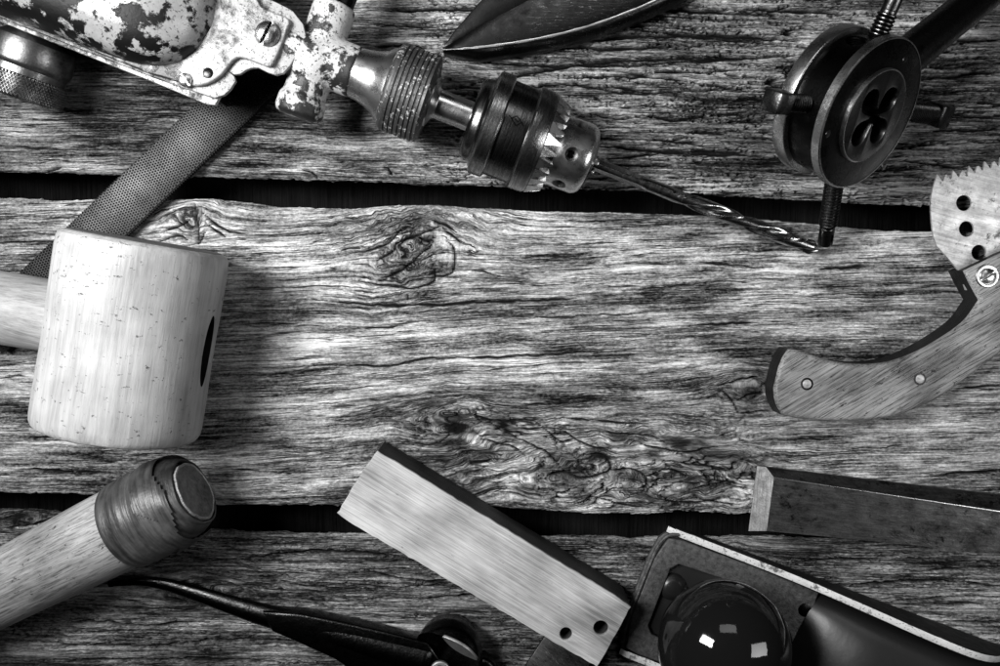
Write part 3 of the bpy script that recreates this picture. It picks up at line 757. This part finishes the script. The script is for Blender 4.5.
# ================================================================== DRILL BIT (held in the chuck)
bit = thing('drill_bit', 'long steel twist drill bit gripped in the hand drill chuck', 'drill bit', Vector((A.x, A.y, 0)) + Vector((ex.x, ex.y, 0)) * 200, ex)
TL = (B - A).length; bm = bmesh.new(); rings = []; n = 64
ts = 104 * k
for i in range(220):
    t = ts + (TL - ts) * i / 219
    fl_ = min(1, max(0, (t - 192 * k) / 22)); tw = max(0, t - 185 * k) / 118 * 2 * math.pi
    rb = 6.2 if t < 180 * k else 6.2 + .9 * min(1, (t - 180 * k) / 30)
    tipf = min(1, (TL - t) / 7.0)
    ring_ = []
    for j in range(n):
        th = 2 * math.pi * j / n; r = rb
        if t < 172 * k:                                   # ground flats on the shank
            e = min(1, (172 * k - t) / 10)
            for fa in (15, 135, 255):
                dlt = abs((math.degrees(th) - fa + 180) % 360 - 180)
                if dlt < 60: r = min(r, rb * (.80 / max(.3, math.cos(R(dlt)))) * e + rb * (1 - e)) if .80 / max(.3, math.cos(R(dlt))) < 1 else r
        d2 = ((th - tw) % math.pi) - math.pi / 2
        r *= 1 - .55 * fl_ * math.exp(-(d2 / .62) ** 6)
        if fl_ > .5:
            d3 = ((th - tw) % math.pi)
            if .28 < d3 < .62 or False: r *= .95          # land behind the margin
        r *= .12 + .88 * tipf if tipf < 1 else 1
        ring_.append(bm.verts.new(A + ex * t + (sd * math.cos(th) + upv * math.sin(th)) * r))
    rings.append(ring_)
for p, q in zip(rings, rings[1:]):
    for j in range(n): bm.faces.new((p[j], q[j], q[(j + 1) % n], p[(j + 1) % n]))
bm.faces.new(rings[0]); bm.faces.new(rings[-1])
link('twist_body', bm, m_bit, bit, 32)

# ================================================================== TIN SNIPS
low = [(444, 48), (465, 48), (485, 46.5), (519, 42), (555, 35), (589, 26), (623, 14), (656.6, 0), (690, -17), (730, -45), (640, -70), (560, -20), (529, 0), (487, 22), (455, 41)]
upb = [(443, 48), (448, 40), (454, 31), (467, 16), (481, 0), (500, -24), (560, -60), (640, -68), (529, 1), (487, 23), (455, 42)]
tin = thing('tin_snips', 'closed dark steel snip blades tapering to a point beside the drill collar', 'snips', W(520, 10, 0), W(640, -30, 0) - W(444, 50, 0))
# lower blade with a rounded back
Z1 = 19
crest = spline([(443, 49.5), (465, 48.4), (485, 46.5), (519, 42), (555, 35), (589, 26), (623, 14), (656.6, 0), (690, -17), (730, -45)], 5)
seam = spline([(443, 48.6), (455, 41), (487, 22), (529, 0), (560, -16), (600, -38), (660, -66), (700, -80), (720, -86), (740, -90)], 5)
bm = bmesh.new(); rows = []
nC = len(crest)
for i, ((cx, cy), (sx, sy)) in enumerate(zip(crest, seam)):
    dx, dy = crest[min(i + 1, nC - 1)][0] - crest[max(i - 1, 0)][0], crest[min(i + 1, nC - 1)][1] - crest[max(i - 1, 0)][1]
    l = math.hypot(dx, dy); nx_, ny_ = -dy / l, dx / l
    ny_, nx_ = (ny_, nx_) if ny_ > 0 else (-ny_, -nx_)
    g = min(1, .25 + i / 12)
    cr = [W(sx, sy, Z1 - 2), W(sx + (cx - sx) * .3, sy + (cy - sy) * .3, Z1), W(sx + (cx - sx) * .85, sy + (cy - sy) * .85, Z1 + .6), W(cx, cy, Z1)]
    pc = W(cx, cy, Z1); nn = Vector((nx_, -ny_, 0))
    for off, dz in ((2.0, -.6), (4.5, -2.2), (8.5, -6.5), (10.5, -11), (10.5, -15)): cr.append(pc + nn * off * g + Vector((0, 0, dz)))
    cr.append(Vector((cr[0].x, cr[0].y, 4)))
    rows.append([bm.verts.new(p) for p in cr])
for p, q in zip(rows, rows[1:]):
    m_ = len(p)
    for j in range(m_): bm.faces.new((p[j], q[j], q[(j + 1) % m_], p[(j + 1) % m_]))
bm.faces.new(rows[0]); bm.faces.new(rows[-1])
lb = link('lower_blade', bm, m_snips, tin, 50)
ed_ = [W(x, y, Z1 + .1) for x, y in crest]
link('crest_highlight', bm_tube(ed_, [.5 + .9 * min(1, i / 8) + .25 * math.sin(i * 1.7) for i in range(len(ed_))], 8, flat=.45), m_highlight, lb)  # painted highlight where the rounded crest catches light
link('upper_blade', bm_plate(outline(upb, Z1 - 3), 3, Z1 - 3, 1.2), m_snips, tin, 50)

# ================================================================== DIE STOCK
az, el = R(-37.42), R(44.44)
nrm = Vector((math.cos(el) * math.cos(az), math.cos(el) * math.sin(az), math.sin(el)))
RD = 64.2; LD = 48.7
dc = Vector((312.9, 190.5, 123.0))
dst = thing('die_stock', 'round black die stock leaning on its rim with clover-holed die and set bolts', 'die stock', Vector((dc.x, dc.y, 0)), nrm)
dp = Vector((0, 0, 1)).cross(nrm).normalized(); dq = nrm.cross(dp)
def ondie(px, py, off=0):
    """where the photo ray meets the plane across the stock, off behind its face"""
    c = dc + nrm * off; d = CR @ Vector(((px - 500) / F, (333 - py) / F, -1)); return CP + d * ((c - CP).dot(nrm) / d.dot(nrm))
link('back_plate', bm_lathe(dc - nrm * LD, nrm, rcyl(-1, 12, RD, 1.2), 96), m_highlight, dst)  # rim highlight put into the plate's bright colour
body = bm_lathe(dc - nrm * (LD - 11), nrm, [(0, 0), (0, RD - 5), (LD - 19, RD - 5), (LD - 19, 0)], 96)
hp = ondie(852, 52, -LD * .55); hdir = (hp - (dc - nrm * LD * .55)).normalized()
body = bm_boolean(body, bm_lathe(dc - nrm * LD * .50 + hdir * (RD - 20), hdir, [(0, 0), (0, 9), (20, 9), (20, 0)], 28))
bod = link('body', body, m_black, dst)
link('threaded_hole', bm_lathe(dc - nrm * LD * .50 + hdir * (RD - 19), hdir, [(0, 0)] + [(1 + i * .9, 8.9 if i % 2 else 7.6) for i in range(14)], 28), m_black, bod)
def ring_plate(c, n_, r0, r1, h, mat, name, parent, bevel=1.0, n=96):
    return link(name, bm_lathe(c, n_, [(0, r0), (0, r1 - .2), (.6, r1), (h - 1.2, r1), (h - .3, r1 - .5), (h, r1 - 1.4), (h, r0 + .8), (h - .8, r0), (0, r0)], n), mat, parent)
frt = ring_plate(dc - nrm * 8.5, nrm, RD * .60, RD, 8.5, m_black, 'front_plate', dst)
link('rim', bm_lathe(dc - nrm * 8.3, nrm, [(.2, RD - 1), (.4, RD + .35), (7.6, RD + .35), (8.5, RD - .4), (8.55, RD - 1.2)], 96), m_highlight, frt)  # highlight painted as a bright band round the black plate
# die with clover holes
rd = RD * .615; lobes = [(a_, 19.0, 10.6) for a_ in (45, 135, 225, 315)]
th0 = math.atan2((ondie(874, 90) - ondie(876, 117)).dot(dq), (ondie(874, 90) - ondie(876, 117)).dot(dp))
def clover(m=160):
    out = []
    for i in range(m):
        th = 2 * math.pi * i / m; r = 7.2 + .9 * math.sin(th * 28)
        for a_, d_, q_ in lobes:
            g = th - R(a_); s_ = q_ * q_ - (d_ * math.sin(g)) ** 2
            if s_ > 0 and math.cos(g) > 0: r = max(r, d_ * math.cos(g) + math.sqrt(s_))
        out.append((r * math.cos(th), r * math.sin(th)))
    return out
b = bm_plate(circ(0, 0, rd, 96), -12, 3.5, .9, [clover()])
e1 = dp * math.cos(th0 + R(-35)) + dq * math.sin(th0 + R(-35)); e2 = nrm.cross(e1)
Md = Matrix((e1, e2, nrm)).transposed().to_4x4(); Md.translation = dc
bmesh.ops.transform(b, matrix=Md, verts=b.verts)
die = link('die', b, m_die, dst, 40)
link('die_rim', bm_lathe(dc, nrm, [(-1, rd - .5), (-1, rd + .4), (3.0, rd + .4), (3.62, rd - .3), (3.55, rd - .9)], 96), m_highlight, die)  # painted highlight round the die's side wall
link('die_seat', bm_lathe(dc - nrm * 13, nrm, [(0, 0), (0, rd), (.6, rd), (.6, 0)], 64), m_black, dst)
for (px, py) in ((828, 134), (884, 167), (905, 60)):
    c = ondie(px, py, 0); link('pin', bm_lathe(c, nrm, [(0, 0), (-.5, 3.2), (.2, 3), (.4, 1.6), (.2, 0)], 16), m_bolt, frt)
# bolts: tip pixel, start radius, square head?
mid = dc - nrm * LD * .52
for (px, py, r0, rb, head_) in ((771, 101, 44, 7.5, 'sq'), (942, 115, 44, 9.5, 'sq'), (825, 244, 44, 8.6, 'slot'), (900, -14, 44, 8.4, 'slot')):
    tip = ondie(px, py, -LD * .52); dv = tip - mid; L_ = dv.length; dv.normalize()
    end = L_ - (19 if head_ == 'sq' else 20)
    o = link('set_bolt', bm_lathe(mid, dv, thread(r0, end, rb, 3.2, 1.6), 28), m_bolt, dst, 25)
    if head_ == 'sq':
        cx = dv.cross(nrm).normalized()
        link('bolt_head', bm_box(mid + dv * (L_ - 9), dv, cx, nrm, 10, rb + 1.2, rb + 1.2, 1.8), m_bolt, o)
    else:
        bm = bm_lathe(mid, dv, rcyl(end - .5, L_, rb - 1.5, 1.4), 28)
        cx = dv.cross(nrm).normalized()
        bm = bm_boolean(bm, bm_box(mid + dv * L_, dv, cx, nrm, 14, 1.6, 20)) if px == 825 else bm
        link('bolt_end', bm, m_bolt, o, 30)
hz = ondie(1040, -52, -LD * .52); dv = (hz - mid); L_ = dv.length; dv.normalize()
link('handle', bm_lathe(mid, dv, [(50, 0), (50, 17), (90, 17.5), (130, 16.5), (L_, 16), (L_, 0)], 40), m_bolt, dst)

# ================================================================== PRUNING SAW
ZB = 22; ZH = 34
saw = thing('pruning_saw', 'pruning saw with pierced steel blade and curved riveted wooden handle', 'saw', W(930, 340, 0))
teeth = []
x0, y0, x1, y1 = 937, 180, 1080, 141
n_ = 18
for i in range(n_):
    tx = x0 + (x1 - x0) * i / n_; ty = y0 + (y1 - y0) * i / n_; step = (x1 - x0) / n_; sy = (y1 - y0) / n_
    teeth += [(tx + step * .05, ty + sy * .05 - (5.5 if i % 2 == 0 else 2.5)), (tx + step * .30, ty + sy * .3 - 3), (tx + step * .72, ty + sy * .72 + 2.8), (tx + step * .86, ty + sy * .86 + 2.4)]
bl = [(959, 271), (948, 258), (937, 246), (933.5, 236), (932, 224), (931, 212), (931, 200), (933, 188)] + teeth + [(1080, 230), (1000, 300), (966, 290)]
hol = [[tuple(W(964 + 7.6 * math.cos(a_), 203 + 7.8 * math.sin(a_), ZB).xy) for a_ in np.linspace(0, 2 * math.pi, 28, endpoint=False)],
       [tuple(W(966.6 + 7.4 * math.cos(a_), 229 + 7.8 * math.sin(a_), ZB).xy) for a_ in np.linspace(0, 2 * math.pi, 28, endpoint=False)],
       [tuple(W(979 + 7.4 * math.cos(a_), 252.5 + 7.6 * math.sin(a_), ZB).xy) for a_ in np.linspace(0, 2 * math.pi, 28, endpoint=False)]]
link('blade', bm_plate(outline(bl, ZB), ZB - 3, ZB, .5, hol), m_blade, saw, 40)
hup = [(979.5, 300), (964, 321), (939, 339), (913, 353), (888, 361.6), (862, 364), (836.6, 361.6), (811, 354.5), (798, 350), (788.6, 349)]
hend = [(783, 357), (779, 367), (774, 388), (774.6, 398), (776.6, 405.5), (782, 415)]
hlo = [(798, 419), (824, 421), (862, 421), (887.6, 418), (913, 410.6), (938.7, 399), (964, 381), (990, 362), (1030, 328), (1070, 290)]
htop = [(1080, 222), (1040, 237), (1000, 253.5), (964, 270.5), (970, 283)]
hout = spline(hup, 4) + hend + spline(hlo, 4) + htop
hobj = link('handle', bm_plate(outline(hout, ZH), 1.5, ZH, 4.5, res=4), m_sawwood, saw, 75)
hobj.data.materials.append(m_edge_eyeshade)
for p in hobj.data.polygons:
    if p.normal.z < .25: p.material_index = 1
for px, py in ((807, 384), (920, 379)):
    c = W(px, py, ZH); link('rivet', bm_lathe(c, (0, 0, 1), [(-1, 0), (-1, 4.4), (.3, 4.2), (.7, 3.4), (.75, 0)], 20), m_rivet, saw)
    link('rivet_hole', bm_lathe(c, (0, 0, 1), [(.05, 4.2), (.15, 6.0), (-.3, 6.4)], 24), m_black, saw)
c = W(987, 276, ZH)
link('washer', bm_lathe(c, (0, 0, 1), [(-1, 7), (1.4, 7.2), (1.8, 8.2), (1.6, 10.4), (.6, 11.2), (-1, 11.2)], 36), m_screw, saw)
slotted('screw', 987, 276, ZH + .5, 7.6, 5.5, 35, saw, m_bright)

# ================================================================== CHISEL
chs = thing('chisel', 'dark steel chisel blade with a pale ground tip beside the bench plane', 'chisel', W(870, 505, 0), W(1000, 520, 0) - W(760, 500, 0))
bm = bmesh.new()
def sect(px_up, ridge, low_, zt, zb):
    """pixels of outer upper edge, ridge and lower edge; zt top face height, zb bottom"""
    return [W(*px_up, zb + 3.5), W(*ridge, zt), W(*low_, zt), Vector((W(*low_, zt).x, W(*low_, zt).y, 0)) - Vector((0, 1.5, 0)) + Vector((0, 0, zb)), W(*px_up, zb + 3.5) + Vector((0, 0, -3.5))]
s0 = sect((766, 467), (774, 477.5), (766.5, 531), 13, 1.0)
s1 = sect((1000, 495), (1000, 511.5), (1000, 553.5), 36, 20)
s2 = sect((1150, 513), (1150, 532), (1150, 568), 50, 33)
R_ = [[bm.verts.new(p) for p in s] for s in (s0, s1, s2)]
for p, q in zip(R_, R_[1:]):
    for j in range(5): bm.faces.new((p[j], q[j], q[(j + 1) % 5], p[(j + 1) % 5]))
bm.faces.new(R_[-1])
bl_ = bm
t_up, t_lo = W(757, 466, 1.8), W(748.5, 531, 1.8)
t_ub, t_lb = t_up + Vector((0, 0, -1.2)), t_lo + Vector((0, 0, -1.2))
v0 = [bm.verts.new(p) for p in (t_up, t_lo, t_lb, t_ub)]
a0 = R_[0]
bm.faces.new((v0[0], a0[0], a0[4], v0[3])); bm.faces.new((v0[3], a0[4], a0[3], v0[2])); bm.faces.new((v0[1], v0[2], a0[3], a0[2]))
bmesh.ops.bevel(bm, geom=[e for e in bm.edges if len(e.link_faces) == 2 and e.calc_face_angle(0) > R(15)], offset=.8, segments=2, affect='EDGES')
chb = link('blade', bm, m_chisel, chs, 25)
bm = bmesh.new()
vv = [bm.verts.new(p) for p in (t_up, W(766, 467, 4.6), W(774, 477.5, 13.2), W(766.5, 531, 13.2), t_lo)]
bm.faces.new(vv)
bmesh.ops.solidify(bm, geom=bm.faces[:], thickness=.5)
link('cutting_bevel', bm, m_ground, chs)
link('arris', bm_tube([W(774, 477.8, 13.1), W(887, 494.8, 24.8), W(1000, 511.7, 36.1), W(1150, 532, 50.1)], [.75] * 4, 8, flat=.6), m_highlight, chs)  # bright strip painting the highlight along the ridge

# ================================================================== TRY SQUARE
ZS = 54
sq = [(376, 450), (336, 514.5), (598, 668), (632, 606)]
so = outline(sq, ZS)
sx = (Vector(so[3]) - Vector(so[0])).normalized()
def worn_outline(poly, amp, seed):
    rr = random.Random(seed); out = []
    for i, a in enumerate(poly):
        b = poly[(i + 1) % len(poly)]; a, b = Vector(a), Vector(b); L_ = (b - a).length; m_ = int(L_ / 5); nn = Vector((-(b - a).y, (b - a).x)) / L_
        ph = rr.random() * 9
        for q in range(m_):
            f = q / m_; e = amp * (.5 * math.sin(f * L_ * .06 + ph) + .5 * math.sin(f * L_ * .31 + ph * 2)) + rr.gauss(0, amp * .35)
            c_ = 1.6 * math.exp(-min(q, m_ - q) / 1.2)
            p = a + (b - a) * f; ctr_ = (Vector(poly[0]) + Vector(poly[2])) / 2; nin = nn if (ctr_ - p).dot(nn) > 0 else -nn
            out.append(tuple(p + nin * (e + c_)))
    return out
sqr = thing('try_square', 'pale wooden block of a try square with two dark rivet holes', 'try square', Vector((so[0][0], so[0][1], 0)), Vector((sx.x, sx.y, 0)))
hs = [[tuple(W(566 + 6.2 * math.cos(a_), 634 + 6.4 * math.sin(a_), ZS).xy) for a_ in np.linspace(0, 2 * math.pi, 24, endpoint=False)],
      [tuple(W(601 + 7.4 * math.cos(a_), 628 + 7.2 * math.sin(a_), ZS).xy) for a_ in np.linspace(0, 2 * math.pi, 24, endpoint=False)]]
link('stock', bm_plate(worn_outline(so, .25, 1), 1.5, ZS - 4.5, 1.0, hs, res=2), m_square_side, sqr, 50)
link('face_plate', bm_plate(worn_outline(so, .45, 2), ZS - 4.4, ZS, .9, hs, res=2), m_square, sqr, 50)
bp0, bp1 = W(545, 636, 34), W(590, 664, 34); bx = (bp1 - bp0).normalized(); by = Vector((bx.y, -bx.x, 0)); by = by if by.y < 0 else -by
bw = (bp1 - bp0).length
link('blade', bm_box((bp0 + bp1) / 2 + by * 85 + Vector((0, 0, -2)), bx, by, Vector((0, 0, 1)), bw / 2, 110, 2.2, .6), m_chisel, sqr)

# ================================================================== TAPED HANDLE
e1_ = W(193, 492, 72); e0_ = W(-90, 634, 40)
tx = (e1_ - e0_).normalized(); TLn = (e1_ - e0_).length
tph = thing('taped_handle', 'round wooden tool handle with dark tape wound round its blunt end', 'handle', Vector((e0_.x, e0_.y, 0)), tx)
link('shaft', bm_lathe(e0_, tx, [(0, 0), (0, 34.5), (60, 35), (140, 36.5), (220, 39), (TLn - 40, 40), (TLn - 20, 38), (TLn - 6, 31), (TLn - 2.5, 28), (TLn - 1.5, 0)], 72), m_shaft, tph)
tp_ = [(TLn - 74, 38.5), (TLn - 73.6, 41.4)]
for i in range(0, 58, 2):
    tp_.append((TLn - 72 + i, 42.0 + (.7 if (i // 12) % 2 else 0) + .15 * math.sin(i * .35)))
tp_ = [p for p in tp_ if p[0] < TLn - 26] + [(TLn - 24, 42.5), (TLn - 17, 41), (TLn - 11, 38.5), (TLn - 5, 35.5), (TLn - 1, 33.2), (TLn + 1.4, 32), (TLn + 1.4, 30.6), (TLn - 3, 30)]
random.seed(4)
def wob(th, t):
    f = max(0, (t - (TLn - 45)) / 45)
    return 1 + f * (.018 * math.sin(3 * th + t * .08) + .012 * math.sin(7 * th - t * .15) + .03 * math.exp(-((th - 3.9) / .25) ** 2))
link('tape', bm_lathe(e0_, tx, tp_, 128, wob=wob), m_tape, tph, 60)
# loose torn tape tongue over the end
bm = bm_lathe(e0_, tx, [(TLn - 44 + i, 44.2 + .5 * math.sin(i * .2) - .013 * max(0, i - 18) ** 2) for i in range(0, 42, 2)], 128, wob=wob)
kill = []
for f in bm.faces:
    c = f.calc_center_median() - e0_; t = c.dot(tx); a3, u3, v3 = frame(tx); th = math.atan2(c.dot(v3), c.dot(u3))
    lim = 14 + 9 * math.sin(th * 2.3 + .6) + 4 * math.sin(th * 7.7)
    if t - (TLn - 44) < lim or t - (TLn - 44) > 36 + 5 * math.sin(th * 3.1 + 2): kill.append(f)
bmesh.ops.delete(bm, geom=kill, context='FACES')
link('tape_flap', bm, m_tape, tph, 60)
link('end_face', bm_lathe(e0_, tx, [(TLn - 1, 0), (TLn + 2.6, 0), (TLn + 2.9, 18), (TLn + 2.8, 25), (TLn + 2.2, 27.5), (TLn - 1, 28)], 64, wob=lambda th, t: 1 + .015 * math.sin(5 * th)), m_endgrain, tph)
link('end_rim', bm_lathe(e0_, tx, [(TLn + 1.5, 28.4), (TLn + 3.1, 27.8), (TLn + 3.3, 26.6), (TLn + 2.6, 25.8)], 64, wob=lambda th, t: 1 + .02 * math.sin(5 * th) + .012 * math.sin(13 * th)), m_shaft, tph)

# ================================================================== PINCERS
pin = thing('pincers', 'black iron pincers with a curved tapering handle and shiny ground jaw', 'pincers', W(300, 640, 0))
ctr = [(108, 585, 4, 10), (118, 583.5, 4.5, 11), (140, 582, 6, 12), (165, 585.5, 7.5, 13), (195, 594.5, 9.5, 15), (230, 606, 11.5, 17), (262, 616, 13.5, 18), (300, 626, 15.5, 19), (345, 639, 18, 20), (390, 652, 19, 21), (430, 664, 20, 22)]
pts = spline([(W(x, y, z).x, W(x, y, z).y, z * .8, r) for x, y, r, z in ctr], 5)
link('handle', bm_tube([p[:3] for p in pts], [p[3] * .82 for p in pts], 28, flat=.62), m_iron, pin, 180)
arm = [(262, 612), (300, 614), (340, 622), (380, 631), (428, 643), (440, 660), (430, 700), (395, 700), (335, 660), (300, 644), (272, 632)]
link('arm', bm_plate(outline(arm, 24), 4, 24, 2.5, res=2), m_iron, pin, 60)
# jaw: humped beak
jc = W(447, 654, 34)
jb = bm_join([bm_lathe(W(448, 652, 26), (0, 0, 1), [(-24, 0), (-24, 30), (0, 34), (14, 31), (24, 22), (29, 10), (30, 0)], 48),
              bm_lathe(W(430, 680, 22), (0, 0, 1), rcyl(-18, 16, 38, 6), 48), bm_lathe(W(478, 672, 16), (0, 0, 1), rcyl(-12, 10, 20, 5), 40)])
nf = Vector((-.38, -.62, .68)).normalized(); cf = W(460, 648, 44)
tf = Vector((.72, -.69, 0)); tf = (tf - nf * tf.dot(nf)).normalized(); bf = nf.cross(tf)
jb = bm_remesh(jb, 1.8, 4)
jb = bm_boolean(jb, bm_box(cf + nf * 30, tf, bf, nf, 70, 60, 30))
link('jaw', jb, m_iron, pin, 45)
lensp = []
for i in range(24):
    a_ = 2 * math.pi * i / 24; xx = math.cos(a_); yy = math.sin(a_)
    lensp.append((21 * xx, 9.5 * yy * (1 - .55 * abs(xx) ** 2)))
b = bm_plate(lensp, -2, .7, .3)
Mf = Matrix((tf, bf, nf)).transposed().to_4x4(); Mf.translation = cf
bmesh.ops.transform(b, matrix=Mf, verts=b.verts); link('cutting_edge', b, m_facet, pin, 40)
link('pivot_ring', bm_lathe(W(440, 671, 38), (0, 0, 1), [(-3, 5), (0, 5.2), (1, 6.2), (1, 8.4), (0, 9.4), (-3, 9.6)], 32), m_facet, pin)

# ================================================================== BENCH PLANE
po = W(680, 527, 0); pa_ = (W(1000, 645, 0) - po).normalized(); pb_ = Vector((pa_.y, -pa_.x, 0)); pb_ = pb_ if pb_.y < 0 else -pb_
def Q(a, b, z=0): return po + pa_ * a + pb_ * b + Vector((0, 0, z))
def qxy(l): return [tuple(Q(a, b).xy) for a, b in l]
pln = thing('bench_plane', 'black enamelled metal bench plane with round knob and worn bright cheek edge', 'plane', po, pa_)
WP = 142
sole = [(0, 0), (460, 0), (460, WP), (0, WP), (-12, WP - 3), (-18, WP - 14), (-21, WP - 40), (-21, 36), (-18, 16), (-10, 3)]
link('sole', bm_plate(qxy(sole), 1.5, 7, .8), m_cast, pln, 40)
pocket = [(2, 40), (8, 33), (90, 30), (97, 38), (97, WP - 38), (90, WP - 30), (8, WP - 33), (2, WP - 40)]
inner = [(2, 9), (150, 9), (150, WP - 9), (2, WP - 9), (-11, WP - 11), (-17, WP - 40), (-17, 36), (-11, 12)]
link('toe_floor', bm_plate(qxy(inner), 6.5, 15, 1.6, [qxy(pocket)], res=2), m_cast, pln, 50)
def cheek(b0, b1, name):
    bm = bmesh.new(); top_ = [(-14, 9), (0, 13), (60, 16), (107, 21), (150, 31), (200, 48), (240, 62), (274, 68), (295, 64), (315, 52), (335, 34), (350, 22), (370, 18), (460, 18)]
    tp2 = spline(top_, 4); rows = []
    for a, h in tp2: rows.append([bm.verts.new(Q(a, b0 + (3 if a < -8 else 0), 2)), bm.verts.new(Q(a, b0 + (3 if a < -8 else 0), h - 1)), bm.verts.new(Q(a, b0 + 1, h)), bm.verts.new(Q(a, b1 - 1, h)), bm.verts.new(Q(a, b1, h - 1)), bm.verts.new(Q(a, b1, 2))])
    for p, q in zip(rows, rows[1:]):
        for j in range(5): bm.faces.new((p[j], q[j], q[j + 1], p[j + 1]))
    bm.faces.new(rows[0]); bm.faces.new(rows[-1])
    o = link(name, bm, m_dark, pln, 40)
    bm = bmesh.new(); rows = []
    for i, (a, h) in enumerate(tp2):
        j1 = .5 * math.sin(a * .35) + .4 * math.sin(a * .9); rows.append([bm.verts.new(Q(a, b0 + .9 + .2 * j1 + (3 if a < -8 else 0), h - .2)), bm.verts.new(Q(a, b0 + 1.6, h + .35)), bm.verts.new(Q(a, b1 - 1.6, h + .35)), bm.verts.new(Q(a, b1 - .9, h - .2))])
    for p, q in zip(rows, rows[1:]):
        for j in range(3): bm.faces.new((p[j], q[j], q[j + 1], p[j + 1]))
    link('bare_edge', bm, m_edge, o, 40)
cheek(-.2, 8.5, 'cheek'); cheek(WP - 8.5, WP + .2, 'cheek')
# toe rim worn bright
link('toe_edge', bm_tube([Q(a, b, 14.6) for a, b in spline([(-3, 5), (-12, 9), (-17.5, 20), (-19, 40), (-19, WP - 40), (-16, WP - 14)], 5)], [1.8] * 26, 8), m_cast, pln)
link('pocket_floor', bm_plate(qxy([(0, 28), (99, 28), (99, WP - 28), (0, WP - 28)]), 6.4, 7.6, .2), m_enamel, pln)
# boss inside the pocket
link('boss', bm_remesh(bm_join([bm_lathe(Q(12, 58, 6), (0, 0, 1), [(0, 0), (0, 15), (5, 13), (9, 8), (10, 0)], 32), bm_box(Q(30, 60, 8), pa_, pb_, Vector((0, 0, 1)), 20, 7, 4, 1)]), 1.2, 4), m_enamel, pln, 180)
kc_ = W(725, 648, 84)
kbp = Vector((kc_.x, kc_.y, 0))
link('knob', bm_lathe(kbp, (0, 0, 1), [(7, 0), (7, 30), (14, 30), (18, 25), (26, 22), (34, 26), (42, 38), (52, 50), (64, 58), (78, 61), (92, 60), (106, 54), (118, 45), (128, 33), (134, 20), (137, 8), (137.5, 0)], 96), m_knob, pln, 180)
link('floor_hole_shade', bm_lathe(W(805, 610, 15), (0, 0, 1), [(.25, 0), (.25, 6.5), (0, 7)], 24), m_black, pln)  # black disc laid on the floor as a hole's painted shade
# frog and lever cap, rising to the back
bm = bmesh.new(); rows = []
for i in range(25):
    q = i / 24; a = 150 + 250 * q; zt = 16 + 92 * q ** .8
    row = []
    for j in range(21):
        v = j / 20; b_ = 13 + (WP - 26) * v
        e = min(v, 1 - v); z_ = zt - 12 * math.exp(-e / .06) + 8 * math.sin(math.pi * v) * min(1, q * 5)
        row.append(bm.verts.new(Q(a - 6 * math.sin(math.pi * v) * (1 - q), b_, z_)))
    rows.append(row)
for p, q in zip(rows, rows[1:]):
    for j in range(20): bm.faces.new((p[j], p[j + 1], q[j + 1], q[j]))
low_ = [[bm.verts.new(Vector((v.co.x, v.co.y, 6.8))) for v in r] for r in rows]
for j in range(20): bm.faces.new((rows[0][j], low_[0][j], low_[0][j + 1], rows[0][j + 1])); bm.faces.new((rows[-1][j], rows[-1][j + 1], low_[-1][j + 1], low_[-1][j]))
for i in range(24):
    bm.faces.new((rows[i][0], rows[i + 1][0], low_[i + 1][0], low_[i][0])); bm.faces.new((rows[i][20], low_[i][20], low_[i + 1][20], rows[i + 1][20]))
link('lever_cap', bm, m_enamel, pln, 50)
